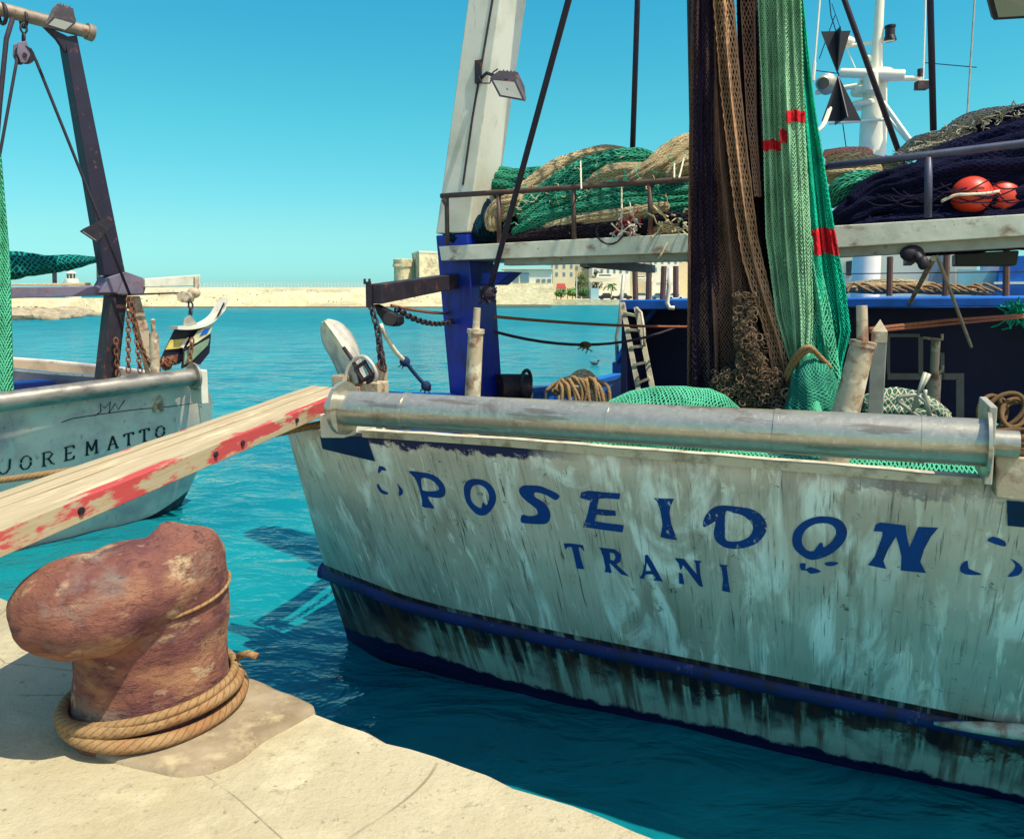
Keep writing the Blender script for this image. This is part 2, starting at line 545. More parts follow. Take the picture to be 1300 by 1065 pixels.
# ------------------------------------------------------------------ quay
QZ = 1.05
qm = Mat('quay_limestone', rgb('b9ae90'), .9, 0, .2)
qm.spots(rgb('a99a76'), 1.6, .4, .7, .7, detail=8)
qm.spots(rgb('d2c7a4'), 5, .5, .7, .7, detail=8)
qm.spots(rgb('6e5f48'), 22, .64, .72, .8, detail=6)
qm.spots(rgb('8a7f6c'), .9, .52, .66, .55, detail=9, off=(4, 4, 0))
qck = qm.vor(.75, warp=.6)
qm.layer(rgb('6b5c45'), qm.math('MULTIPLY', qm.rng(qck, .0035, .001, 0, .6), qm.rng(qm.noise(1.3, detail=3, off=(7, 0, 0)), .5, .56)))
qm.spots(rgb('4a4038'), 6, .70, .73, .7, detail=9, off=(0, 9, 0))
qm.spots(rgb('8c7c5c'), 60, .6, .7, .5, detail=4)
qm.bump(qm.noise(9, detail=10, rough=.7), .8, .025)
qm.bump(qm.rng(qm.noise(16, detail=6, rough=.7, off=(3, 3, 0)), .62, .70, 1, 0), .6, .008)
qm.bump(qm.noise(70, detail=4), .35, .004)
e0 = atZ(0, 752, QZ); e1 = atZ(620, 975, QZ)
ed = (e1 - e0).normalized(); en = V((ed.y, -ed.x, 0))   # en points to the quay side
if en.y > 0: en = -en
top, low = [], []
L0, L1, K = -9, 16, 260
for i in range(K + 1):
    s = L0 + (L1 - L0) * i / K
    j = .018 * noise.noise(V((s * 3, 1, 0))) + 0.045 * noise.noise(V((s * 1.1, 4, 0))) + .02 * max(0, noise.noise(V((s * 6, 9, 0))) - .15) * 3 + .008 * noise.noise(V((s * 14, 4, 0)))
    top.append(e0 + ed * s + en * j)
rows = [(0.07, 0, QZ), (.018, -.006, QZ), (-.012, -.03, QZ), (-.01, -.3, QZ), (.02, -4, QZ)]
mb = MB()
def QP(u, v):
    k = int(round(u * K)); q = top[k]
    a = [(30, 0), (3, 0), (1.2, 0), (.5, 0), (.12, 0), (.03, -.004), (0, -.028), (.0, -.3), (.03, -1.2), (.05, -3.5)][int(round(v * 9))]
    p = q + en * a[0]
    b = .006 * noise.noise(V((p.x * 5, p.y * 5, 0))) if -.1 < a[1] and a[0] < 4 else 0
    return V((p.x, p.y, QZ + a[1] + b))
mb.grid(QP, K, 9)
out(mb, 'quay', qm.m, kind='structure', smooth=35, label='pale stone quay edge')
# cement patch round the bollard
cm = Mat('cement_patch', rgb('a3937a'), .9, 0, .2)
cm.spots(rgb('75654d'), 4, .42, .66, .8, detail=9)
cm.spots(rgb('c3b28c'), 9, .55, .7, .7, detail=7)
cm.spots(rgb('54483c'), 30, .64, .72, .7, detail=5)
cm.bump(cm.noise(14, detail=10, rough=.7), .6, .012)
pp = [(97, 864), (140, 850), (306, 862), (350, 878), (398, 899), (385, 915), (330, 945), (292, 972), (240, 985), (170, 975), (110, 950), (92, 905)]
P3 = crom([V(atZ(x, y, QZ)) for x, y in pp] + [V(atZ(*pp[0], QZ))], 6)[:-1]
P3 = [p + V((.012 * noise.noise(p * 9), .012 * noise.noise(p * 11 + V((3, 0, 0))), 0)) for p in P3]
cen = sum(P3, V((0, 0, 0))) / len(P3)
mb = MB(); n_ = len(P3)
vs = []
for k, (sc, z) in enumerate(((1.012, -.01), (1.0, .012), (.93, .02), (.5, .026))):
    vs += [cen + (p - cen) * sc + V((0, 0, z)) for p in P3]
vs.append(cen + V((0, 0, .03)))
fs = []
for k in range(3):
    for i in range(n_): fs.append([k * n_ + i, k * n_ + (i + 1) % n_, (k + 1) * n_ + (i + 1) % n_, (k + 1) * n_ + i])
for i in range(n_): fs.append([3 * n_ + i, 3 * n_ + (i + 1) % n_, 4 * n_])
mb.add(vs, fs)
out(mb, 'cement_patch', cm.m, kind='structure', smooth=True, label='darker rough cement round the bollard')

# ------------------------------------------------------------------ bollard
bm_ = Mat('bollard_rusty_iron', rgb('8f5c4c'), .78, .0, .4)
bm_.spots(rgb('5c303c'), 4.5, .42, .62, .85, detail=9, stretch=(1, 1, 1.6))
bm_.spots(rgb('b98c66'), 3.6, .50, .66, .8, detail=10, off=(5, 2, 1), stretch=(1, 1, 2))
bm_.spots(rgb('8d8579'), 5, .55, .70, .8, detail=9, off=(8, 1, 9))
bm_.spots(rgb('d8bc94'), 8, .60, .70, .7, detail=10, off=(1, 7, 3), stretch=(1, 1, 1.5))
bm_.spots(rgb('3c2228'), 13, .56, .66, .85, detail=10, stretch=(1, 1, 2.2), off=(2, 2, 8), rough=.7)
ck_ = bm_.vor(11, stretch=(1, 1, 2.6), warp=.5)
bm_.layer(rgb('3a2226'), bm_.math('MULTIPLY', bm_.rng(ck_, .04, .0), bm_.rng(bm_.noise(4, detail=4), .50, .66, 0, .7)))
bm_.bump(bm_.rng(ck_, .0, .09), .5, .006)
bm_.bump(bm_.noise(8, detail=10, rough=.72, stretch=(1, 1, 2.4)), 1.0, .035)
bm_.bump(bm_.noise(40, detail=6, rough=.7), .7, .006)
bc = atZ(197, 905, QZ)
mb = MB()
hd = V((-.45, -.55, 0)).normalized()
prof = [(-.05, .275), (.02, .266), (.08, .254), (.2, .243), (.35, .238), (.5, .236), (.56, .22)]
mb.tube([bc + V((0, 0, d)) + V((.015, 0, 0)) * (d / .5) for d, r in prof], [r for d, r in prof], 40)
hx = V((.93, .15, 0)).normalized(); hy = V((-.15, .93, 0)).normalized()
def P(x, y, Y): return atY(x, y, Y)
c1 = atY(114, 766, bc.y - .20)
mb.ell(c1, .228, .225, .16, 28, 18)
mb.ell(atY(96, 770, bc.y - .16), .185, .19, .15, 28, 18)
mb.ell(c1 + V((.09, .10, .02)), .225, .24, .145, 28, 18)
c2 = atY(200, 735, bc.y + .0)
mb.ell(c2 + V((-.05, .0, -.03)), .24, .24, .15, 28, 18)
c3 = bc + V((.016, 0, .43))
mb.tube([c3 + V((0, 0, -.14)), c3 + V((0, 0, .03)), c3 + V((.0, 0, .11)), c3 + V((-.0, 0, .145)), c3 + V((-.01, 0, .15))], [.238, .240, .240, .222, .12], 40)
bo = out(mb, 'mooring_bollard', bm_.m, None, 'large rusty iron mooring bollard with a lobed head on the quay edge', 'bollard', org=bc)
m_ = bo.modifiers.new('remesh', 'REMESH'); m_.mode = 'VOXEL'; m_.voxel_size = .012
m_ = bo.modifiers.new('smooth', 'SMOOTH'); m_.factor = .8; m_.iterations = 16
tx = bpy.data.textures.new('pits', 'CLOUDS'); tx.noise_scale = .12; tx.noise_depth = 4
m_ = bo.modifiers.new('disp', 'DISPLACE'); m_.texture = tx; m_.strength = .022; m_.mid_level = .5
# bake the modifiers
dg = bpy.context.evaluated_depsgraph_get()
me = bpy.data.meshes.new_from_object(bo.evaluated_get(dg))
bo.modifiers.clear(); bo.data = me
me.name = 'mooring_bollard'
me.polygons.foreach_set('use_smooth', [True] * len(me.polygons))
# ropes round the bollard foot
def ring(cx, r, z0, z1, a0, a1, n=70, wob=.006):
    return [bc + V((r * math.cos(a), r * math.sin(a), z0 + (z1 - z0) * (i / n))) + V((U(-1, 1), U(-1, 1), U(-1, 1))) * wob * .3 for i, a in enumerate([a0 + (a1 - a0) * i / n for i in range(n + 1)])]
mb = MB()
def coil(r, z, a0, a1, n=110, k=0):
    return [bc + V(((r + .006 * math.sin(3 * a + k)) * math.cos(a), (r + .006 * math.sin(3 * a + k)) * math.sin(a), z(a) + .006 * math.sin(2 * a + k))) for a in [a0 + (a1 - a0) * i / n for i in range(n + 1)]]
mb.tube(coil(.284, lambda a: .052, .5 * PI, 2.5 * PI), .023, 10)
mb.tube(coil(.276, lambda a: .085 + .02 * math.cos(a + .6), .45 * PI, 2.55 * PI, k=2), .022, 10)
mb.tube(coil(.272, lambda a: .105 + .035 * math.cos(a), 1.02 * PI, 2.6 * PI, k=4), .015, 8)
mb.tube([bc + V((.26, .1, .16)), bc + V((.30, .09, .175)), bc + V((.335, .085, .165))], .013, 8)
out(mb, 'mooring_rope', M['rope'], None, 'thick tan rope coiled twice round the foot of the rusty bollard', 'rope', smooth=True, org=bc)
mb = MB()
mb.tube([bc + V((.016 + .247 * math.cos(a), .247 * math.sin(a), .40 + .05 * (a - 4.2) / 2)) for a in [4.3 + 2.5 * i / 40 for i in range(41)]], .006, 6)
out(mb, 'thin_line', M['rope'], None, 'thin cord tied round the middle of the rusty bollard', 'cord', smooth=True)
# ================================================================== POSEIDON (main boat)
W0 = atZ(444, 829, 0)
DV = V((.91, -.414, 0)).normalized()
NV = V((-DV.y, DV.x, 0))
ZV = V((0, 0, 1))
def pt(x, y, t):            # pixel ray meets the vertical plane t metres forward of the stern waterline
    return hit(x, y, W0 + NV * t, NV)
def loc(s, t, z): return V((W0.x, W0.y, 0)) + DV * s + NV * t + ZV * z
def st(p):
    q = p - W0
    return q.dot(DV), q.dot(NV), p.z
RK = math.radians(28)
PN = -NV * math.cos(RK) - ZV * math.sin(RK)     # outward
LE = [(365, 550), (411, 716), (438, 800), (446, 830)]
LES = []
for x, y in LE:
    s, t, z = st(hit(x, y, W0, PN)); LES.append((z, s))
def s_left(z):
    if z >= LES[0][0]: return LES[0][1]
    for (z1, s1), (z0, s0) in zip(LES, LES[1:]):
        if z >= z0: return s0 + (s1 - s0) * (z - z0) / (z1 - z0)
    (z1, s1), (z0, s0) = LES[-2:]
    return s0 + (s1 - s0) * (z - z0) / (z1 - z0)
def recess(s, z):
    w = .36; c = .07 + .10 * max(0, 1.5 - z) / 1.5
    k = max(0, 1 - (s - s_left(z)) / w)
    return c * k * k
def hp(x, y, off=0.0):      # point on the transom under a pixel
    p = hit(x, y, W0, PN)
    s, t, z = st(p)
    r = recess(s, z)
    d = ray(x, y).normalized()
    return p + d * (r / abs(d.dot(PN))) + PN * off
SE = 6.3
ROWS = [[(365, 550), (420, 546), (470, 552), (640, 563), (980, 591), (1240, 613), (1300, 619)],
        [(411, 716), (450, 731), (541, 763), (700, 799), (850, 830), (1000, 861), (1192, 900), (1300, 922)],
        [(438, 800), (480, 814), (581, 845), (700, 880), (1000, 947), (1100, 970), (1300, 1014)],
        [(446, 830), (480, 842), (581, 874), (700, 913), (884, 968), (1300, 1088)],
        [(470, 910), (520, 925), (600, 955), (700, 990), (884, 1050), (1300, 1170)]]
RW = []
for k, row in enumerate(ROWS):
    q = crom([V((x, y)) for x, y in row], 8)
    RW.append([(p.x, p.y) for p in q])
def rowpt(k, a):            # a: 0..1 along the row in pixels
    q = RW[k]; x = q[0][0] + (q[-1][0] - q[0][0]) * a
    for (x0, y0), (x1, y1) in zip(q, q[1:]):
        if x <= x1 + 1e-6:
            f = (x - x0) / (x1 - x0) if x1 > x0 else 0
            return x, y0 + (y1 - y0) * f
    return q[-1]
def hull_col(a, b):         # a along, b in 0..4 down
    k = min(int(b), 3); f = b - k
    x0, y0 = rowpt(k, a); x1, y1 = rowpt(k + 1, a)
    return hp(x0 + (x1 - x0) * f, y0 + (y1 - y0) * f)
NA, NB = 110, 32
cols = []
for i in range(NA + 1):
    cols.append([hull_col(i / NA, 4 * j / NB) for j in range(NB + 1)])
# carry the stern on past the frame to the starboard quarter
ext = 14
lastc, prev = cols[-1], cols[-5]
for e_ in range(1, ext + 1):
    c = []
    for j in range(NB + 1):
        p = lastc[j]; s, t, z = st(p)
        dz = (p.z - prev[j].z) / max(1e-3, (p - prev[j]).length)
        se = SE - (s_left(z) - s_left(1.6)) * 1.0
        s2 = s + (se - s) * e_ / ext
        t2 = t + .25 * max(0, (s2 - (se - .55)) / .55) ** 2
        c.append(loc(s2, t2, z))
    cols.append(c)
mb = MB()
# port side, stern round to the bow; then the transom; then starboard
def side(c0, sgn):
    res = []
    for tt in (.5, 1.2, 2.4, 4, 6, 8, 10, 11.6, 12.6):
        k = max(0, (tt - 6) / 6.6)
        c = []
        for p in c0:
            s, t, z = st(p)
            sm = SE / 2
            bulge = .12 * math.sin(min(tt, 6) / 6 * PI / 2) * (1 if z > 0 else .4)
            s2 = sm + (s - sm) * (1 - k ** 1.7 * .99) + sgn * bulge * (1 - k ** 2)
            z2 = z - (.075 * min(tt, 5) * (z / 1.6) if z > 0 else 0)
            c.append(loc(s2, t + tt, z2))
        res.append(c)
    return res
left = side(cols[0], -1)[::-1]
right = side(cols[-1], 1)
allc = left + cols + right
nL = len(left)
vs, fs, uvs = [], [], []
for i, c in enumerate(allc):
    vs += c
def uvp(i, j):
    s, t, z = st(allc[i][j])
    return (s + (t if not nL <= i < nL + len(cols) else 0), 4 * j / NB)
for i in range(len(allc) - 1):
    for j in range(NB):
        a = i * (NB + 1) + j
        fs.append([a, a + 1, a + NB + 2, a + NB + 1])
        uvs.append([uvp(i, j), uvp(i, j + 1), uvp(i + 1, j + 1), uvp(i + 1, j)])
mb.add(vs, fs, uvs)

hm = Mat('weathered_hull_paint', rgb('dccdb8'), .5, 0, .3)
sxu = hm.N('ShaderNodeSeparateXYZ'); hm.L(hm.tc.outputs['UV'], sxu.inputs[0])
ub, vb = sxu.outputs[0], sxu.outputs[1]
def slant(scale, su, sv, rot, detail=8, dist=0.0, off=(0, 0, 0), rough=.6):   # noise drawn out down the plating
    return hm.noise(scale, stretch=(su, sv, 1), detail=detail, coord='UV', rot=(0, 0, rot), dist=dist, off=off, rough=rough)
f = hm.math('ADD', hm.math('MULTIPLY', vb, .55), hm.math('MULTIPLY', hm.noise(1.1, detail=5, off=(2, 0, 5)), 1.3))
hm.layer(rgb('aab4a8'), hm.rng(f, .72, 1.35, 0, .8))
# broad grey-brown weathering
hm.layer(rgb('a5937c'), hm.rng(slant(1.1, 1.0, .8, .25, 7), .48, .68, 0, .75))
hm.layer(rgb('8a8078'), hm.rng(slant(2.2, 1.6, .45, .2, 9, off=(3, 1, 0)), .54, .70, 0, .5))
# pale slanting streaks: rippling light off the water, painted into the hull colour
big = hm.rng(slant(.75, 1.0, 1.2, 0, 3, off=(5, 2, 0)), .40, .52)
run = hm.rng(slant(1.5, 2.2, .9, -.7, 6, 1.8, (1, 3, 0)), .50, .62)  # coarser streaks of the painted rippling light
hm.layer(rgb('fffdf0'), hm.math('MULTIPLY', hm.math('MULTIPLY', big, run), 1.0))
caustic_fine = hm.rng(slant(4.2, 2.2, .5, -.5, 7, 2.0, (6, 3, 0)), .56, .66)
hm.layer(rgb('fff8e4'), hm.math('MULTIPLY', hm.math('MULTIPLY', caustic_fine, hm.rng(slant(1.0, 1, 1, 0, 3, off=(1, 8, 0)), .40, .52)), .9))
# fine vertical grain, scratches, rust tears, dents
hm.layer(rgb('66625a'), hm.rng(slant(13, 3.2, .22, .10, 9), .54, .68, 0, .45))
hm.layer(rgb('48454a'), hm.rng(slant(26, 2.6, .16, .12, 7, off=(2, 4, 0)), .60, .67, 0, .65))
hm.layer(rgb('37323a'), hm.math('MULTIPLY', hm.rng(slant(34, 1.8, .10, .05, 5, 1.0, (7, 4, 0)), .62, .66), hm.rng(hm.noise(1.3, detail=3, off=(3, 3, 1)), .45, .6, 0, .85)))
hm.layer(rgb('2a2836'), hm.rng(hm.noise(24, detail=7, rough=.7), .665, .69, 0, .85))
hm.layer(rgb('463028'), hm.math('MULTIPLY', hm.rng(hm.noise(15, detail=9, rough=.75), .60, .65), hm.rng(hm.noise(1.6, detail=2, off=(8, 1, 1)), .52, .62, 0, .9)))
# paint gone under the cap rail
pe = hm.math('ADD', vb, hm.math('MULTIPLY', hm.math('SUBTRACT', hm.noise(9, detail=9, rough=.7), .5), .28))
pm_ = hm.math('MULTIPLY', hm.rng(pe, .075, .055), hm.rng(hm.noise(.9, detail=2, off=(4, 4, 4)), .44, .56))
hm.layer(rgb('1b2450'), pm_)
# under the rubbing band: grime runs over green-grey paint
low = hm.rng(vb, 1.0, 1.01)
hm.layer(rgb('66544a'), low)
hm.layer(rgb('c0c4b4'), hm.math('MULTIPLY', low, hm.rng(slant(2.0, 1, .5, .1, 8, off=(1, 2, 0)), .46, .66, 0, .75)))
ragg = hm.math('MULTIPLY', hm.math('SUBTRACT', hm.noise(4.5, detail=10, rough=.72), .5), 1.5)
teal = hm.math('MULTIPLY', hm.rng(hm.math('ADD', vb, ragg), 1.38, 1.46), hm.rng(hm.math('ADD', hm.math('MULTIPLY', ub, .45), hm.noise(1.1, detail=3)), .85, 1.0))
hm.layer(rgb('b6dcc8'), hm.math('MULTIPLY', low, hm.math('MULTIPLY', teal, .95)))
drip = hm.rng(slant(6.5, 3.0, .10, .05, 8, off=(2, 2, 0)), .38, .50)
fade = hm.rng(hm.math('ADD', vb, hm.math('MULTIPLY', hm.math('SUBTRACT', hm.noise(3, detail=7), .5), 1.5)), 1.80, 1.40)
hm.layer(rgb('231d2a'), hm.math('MULTIPLY', low, hm.math('MULTIPLY', drip, hm.math('MULTIPLY', fade, .97))))
hm.layer(rgb('5a3a26'), hm.math('MULTIPLY', low, hm.rng(slant(5, 3.0, .12, .05, 8, off=(9, 2, 0)), .50, .62, 0, .75)))
bo_ = hm.math('ADD', vb, hm.math('MULTIPLY', hm.math('SUBTRACT', hm.noise(7, detail=9, rough=.7), .5), .28))
hm.layer(rgb('191a4a'), hm.rng(bo_, 1.93, 1.97))
hm.layer(rgb('352c66'), hm.math('MULTIPLY', hm.rng(vb, 2.05, 2.1), hm.rng(slant(3, .4, 5, 0, 4), .48, .6)))
hm.layer(rgb('0d0f2c'), hm.rng(vb, 2.55, 2.8))
hm.bump(hm.noise(2.2, detail=2), .5, .05)
hm.bump(slant(14, 2.6, .3, .1, 8), .35, .004)
hm.bump(hm.noise(45, detail=8), .25, .002)

boat = thing('fishing_boat', (W0.x, W0.y, 0), 'large weathered white trawler with blue name lettering across its stern', 'fishing boat')
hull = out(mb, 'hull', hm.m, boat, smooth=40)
m_ = hull.modifiers.new('solid', 'SOLIDIFY'); m_.thickness = .03; m_.offset = -1
# deck
mb = MB()
dl = []
for c in left[::-1][::-1]: pass
outline = [c[6] for c in allc]
dk = [V((p.x, p.y, .98)) for p in outline]
mb.add([p.lerp(V((loc(SE / 2, 5, .98))), .02) for p in dk], [list(range(len(dk)))])
out(mb, 'deck', simple('deck_boards', '5d5348', .9, 0, .4, 4, .4), boat)
# cap rail along the stern
caps = []
for i in range(0, 61):
    x = 462 + (1246 - 462) * i / 60
    y = 552.5 + (614 - 552.5) * (x - 470) / (1240 - 470)
    if x < 640: y = 552 + (563 - 552) * (x - 470) / 170
    elif x < 980: y = 563 + 28 * (x - 640) / 340
    else: y = 591 + 22 * (x - 980) / 260
    caps.append(hp(x, y, .0))
mb = MB()
loops = []
for i, p in enumerate(caps):
    j = .004 * noise.noise(p * 6)
    a = p + PN * (.02 + j); a = V((a.x, a.y, p.z))
    loops.append([a + ZV * -.012, a + NV * .10 + ZV * -.012, a + NV * .10 + ZV * (.018 + j), a + ZV * (.022 + j)])
for i in range(len(loops) - 1):
    A, B_ = loops[i], loops[i + 1]
    mb.add(A + B_, [[0, 1, 5, 4], [1, 2, 6, 5], [2, 3, 7, 6], [3, 0, 4, 7]])
mb.add(loops[0], [[0, 1, 2, 3]]); mb.add(loops[-1], [[3, 2, 1, 0]])
cr = Mat('cap_rail_paint', rgb('cfc6ac'), .6)
cr.spots(rgb('7e705a'), 10, .50, .64, .75, detail=9); cr.spots(rgb('463d40'), 30, .66, .72, .7); cr.bump(cr.noise(40), .4, .003)
out(mb, 'cap_rail', cr.m, boat)
# blue rubbing band
def sweep(mb, pts, prof, nrm=PN):
    L = []
    for i, p in enumerate(pts):
        L.append([p + nrm * a + ZV * b for a, b in prof])
    n = len(prof)
    for A, B_ in zip(L, L[1:]):
        mb.add(A + B_, [[k, (k + 1) % n, n + (k + 1) % n, n + k] for k in range(n)])
    mb.add(L[0], [list(range(n))[::-1]]); mb.add(L[-1], [list(range(n))])
mb = MB()
band = []
for i in range(121):
    x, y = rowpt(1, i / 120)
    band.append(hp(x, y + 9 + 5 * (i / 120), .0))
band = [band[0] - DV * .03 - ZV * 0.0] + band
band += [cols[NA + k][8] - ZV * .05 for k in range(1, ext)]
prof = [(-.02, -.042), (.02, -.036), (.036, -.016), (.036, .016), (.022, .034), (-.02, .04)]
sweep(mb, band, prof)
nb = Mat('rubbing_band_paint', rgb('151f62'), .5)
nb.spots(rgb('15194a'), 6, .46, .62, .9, detail=7, stretch=(1, 1, 1)); nb.spots(rgb('6c7f9c'), 9, .60, .68, .7, detail=9, rough=.7); nb.spots(rgb('23182c'), 7, .54, .62, .8, detail=9, rough=.7, off=(3, 3, 3))
nb.spots(rgb('5b3a30'), 18, .66, .72, .8, detail=8); nb.bump(nb.noise(20, detail=7), .5, .006)
out(mb, 'rubbing_band', nb.m, boat, smooth=50)
# chafed steel bumper at the right end of the band
mb = MB()
pf = [hp(x, y, .05) for x, y in ((1185, 906), (1215, 909), (1250, 912), (1300, 917))]
pf.append(pf[-1] + (pf[-1] - pf[-2]) * 3)
mb.tube(pf, [.008, .02, .03, .036, .036], 10)
bp = Mat('chafed_band', rgb('e0d3bd'), .6); bp.spots(rgb('b06a48'), 14, .45, .6, .8, detail=7); bp.spots(rgb('5cb9dd'), 5, .6, .66, .9, detail=5); bp.bump(bp.noise(40), .4, .004)
out(mb, 'rubbing_strip', bp.m, boat, smooth=True)

# ---------- stern lettering, painted skin 2 mm thick
def smooth_loop(pts, n=4):
    if n < 2: return [V((*p, 0)) for p in pts]
    P_ = [V((*p, 0)) for p in pts]
    m = len(P_); o = []
    for i in range(m):
        p0, p1, p2, p3 = P_[i - 1], P_[i], P_[(i + 1) % m], P_[(i + 2) % m]
        for k in range(n):
            t = k / n
            o.append(.5 * ((2 * p1) + (p2 - p0) * t + (2 * p0 - 5 * p1 + 4 * p2 - p3) * t * t + (3 * p1 - p0 - 3 * p2 + p3) * t ** 3))
    return o
def glyph(loops, org, sc, mat, mapf, name, parent, off=.0025):
    LL = []
    for lp, n in loops:
        LL.append([V((org[0] + p.x / sc, org[1] + p.y / sc, 0)) for p in smooth_loop(lp, n)])
    tris = geometry.tessellate_polygon(LL)
    flat = [p for l in LL for p in l]
    mb = MB()
    mb.add([mapf(p.x, p.y, off) for p in flat], [list(t) for t in tris])
    # make faces look outwards
    f0 = mb.f[0]
    nrm = (mb.v[f0[1]] - mb.v[f0[0]]).cross(mb.v[f0[2]] - mb.v[f0[0]])
    if nrm.dot(EYE - mb.v[f0[0]]) < 0: mb.f = [f[::-1] for f in mb.f]
    return out(mb, name, mat, parent)
def lettermat(name, wear):
    m = Mat(name, rgb('0f3a8c'), .5)
    m.spots(rgb('1c2f6e'), 9, .45, .65, .8, detail=6)
    m.spots(rgb('2d6f9c'), 18, .62, .7, .6, detail=6)
    if wear:
        tr = m.N('ShaderNodeBsdfTransparent'); mx = m.N('ShaderNodeMixShader')
        f = m.rng(m.noise(30, detail=10, rough=.78, stretch=(1.4, 1.4, .7)), .66 - wear * .17, .70 - wear * .17)
        m.L(f, mx.inputs[0]); m.L(m.b.outputs[0], mx.inputs[1]); m.L(tr.outputs[0], mx.inputs[2])
        m.L(mx.outputs[0], m.nt.nodes['Material Output'].inputs[0])
    return m.m
LM0 = lettermat('letter_paint', .05); LM1 = lettermat('worn_letter_paint', .55)
P_O = ((510, 590), 17.74); A_ = ((470, 570), 5.2); B_ = ((700, 590), 4.3333); C_ = ((980, 630), 4.0625)
LET = [
 (P_O, LM0, [([(160,135),(400,155),(640,195),(800,270),(940,420),(990,560),(970,680),(880,735),(700,730),(590,712),(650,840),(745,975),(600,960),(465,935),(460,800),(425,640),(370,450),(290,280)], 2), ([(445,300),(580,298),(700,350),(800,440),(840,520),(820,570),(640,590),(480,565),(450,450)], 2)]),
 (A_, LM0, [([(620,250),(635,215),(670,197),(720,197),(765,210),(805,245),(828,290),(830,340),(812,385),(775,425),(740,437),(700,425),(660,385),(635,345),(622,300)], 4), ([(662,290),(672,250),(700,234),(735,238),(765,260),(785,300),(780,345),(765,370),(745,345),(735,385),(710,380),(680,355),(665,325)], 2)]),
 (A_, LM0, [([(985,262),(1010,240),(1060,238),(1120,242),(1180,265),(1250,303),(1225,335),(1170,305),(1110,285),(1085,288),(1090,315),(1140,345),(1175,385),(1190,425),(1185,465),(1160,490),(1110,493),(1050,490),(997,480),(1003,432),(1050,440),(1100,432),(1105,410),(1090,385),(1050,355),(1005,315),(987,288)], 3)]),
 (A_, LM0, [([(52,150),(60,110),(95,120),(107,142),(78,138),(62,157)], 2)]),
 (A_, LM0, [([(45,228),(60,235),(78,265),(118,286),(112,299),(72,288),(50,255)], 2)]),
 (A_, LM0, [([(178,222),(195,242),(218,272),(212,298),(190,305),(192,268)], 2)]),
 (B_, LM1, [([(158,180),(165,150),(205,140),(300,150),(380,155),(375,188),(300,182),(262,185),(252,240),(352,250),(356,278),(300,278),(248,272),(240,308),(300,318),(400,330),(392,370),(300,358),(175,340),(200,270),(215,195)], 1)]),
 (B_, LM1, [([(565,180),(600,183),(675,185),(655,230),(650,260),(660,320),(692,412),(640,405),(600,395),(612,330),(600,250),(585,205)], 1)]),
 (B_, LM1, [([(835,330),(840,295),(865,255),(905,228),(960,222),(1050,232),(1110,245),(1160,280),(1185,330),(1175,380),(1135,425),(1080,450),(1010,460),(950,450),(905,415),(893,370),(905,310),(880,322),(845,340)], 3), ([(960,255),(1000,262),(1050,275),(1095,310),(1110,345),(1095,385),(1060,410),(1010,420),(960,410),(955,350)], 3)]),
 (B_, LM0, [([(68,430),(110,430),(175,440),(182,475),(160,450),(150,455),(165,520),(182,572),(140,568),(125,500),(112,450),(90,450),(78,465)], 1)]),
 (B_, LM0, [([(262,452),(350,462),(386,492),(380,530),(358,545),(430,612),(385,600),(330,545),(320,540),(333,592),(295,588),(298,560),(285,500),(272,465)], 1), ([(322,480),(345,485),(355,505),(345,525),(325,520)], 1)]),
 (B_, LM0, [([(515,495),(530,492),(560,540),(615,640),(560,632),(575,620),(560,600),(520,600),(510,620),(520,628),(485,620),(500,600),(515,540)], 1), ([(525,535),(550,580),(520,582)], 1)]),
 (B_, LM0, [([(678,510),(730,515),(800,600),(795,540),(782,522),(828,528),(815,540),(820,600),(835,670),(815,665),(725,548),(715,575),(710,575),(700,540)], 1)]),
 (B_, LM0, [([(702,588),(722,600),(732,655),(703,650)], 1)]),
 (B_, LM0, [([(922,545),(972,550),(965,560),(975,640),(985,700),(940,690),(945,620),(935,560)], 1)]),
 (C_, LM0, [([(105,220),(120,170),(170,125),(240,102),(320,107),(365,130),(388,180),(370,235),(320,285),(260,315),(200,325),(150,300),(115,265)], 4), ([(155,210),(175,170),(225,140),(290,138),(325,160),(330,190),(310,230),(268,262),(262,240),(245,240),(215,280),(180,275),(158,245)], 2)]),
 (C_, LM0, [([(525,178),(535,145),(560,132),(690,148),(695,200),(710,262),(755,155),(858,160),(820,205),(785,270),(765,335),(795,393),(665,380),(668,310),(655,250),(640,205),(600,270),(575,330),(590,372),(495,352),(530,310),(570,200),(570,180)], 1)]),
 (C_, LM0, [([(1110,225),(1140,205),(1200,228),(1205,255),(1170,250),(1130,235)], 2)]),
 (C_, LM0, [([(970,380),(980,345),(1010,330),(1015,370),(1075,395),(1070,403),(1000,400)], 2)]),
 (C_, LM0, [([(1230,318),(1275,345),(1293,375),(1270,405),(1215,412),(1245,380),(1255,350)], 2)]),
 (C_, LM0, [([(145,345),(175,345),(172,375),(200,362),(255,385),(200,397),(180,380),(150,378)], 2)]),
 (C_, LM0, [([(272,342),(305,335),(345,340),(320,355),(285,356)], 2)]),
]
for (org, sc), mt, loops in LET:
    glyph(loops, org, sc, mt, lambda x, y, off: hp(x, y, off), 'painted_letter', boat)
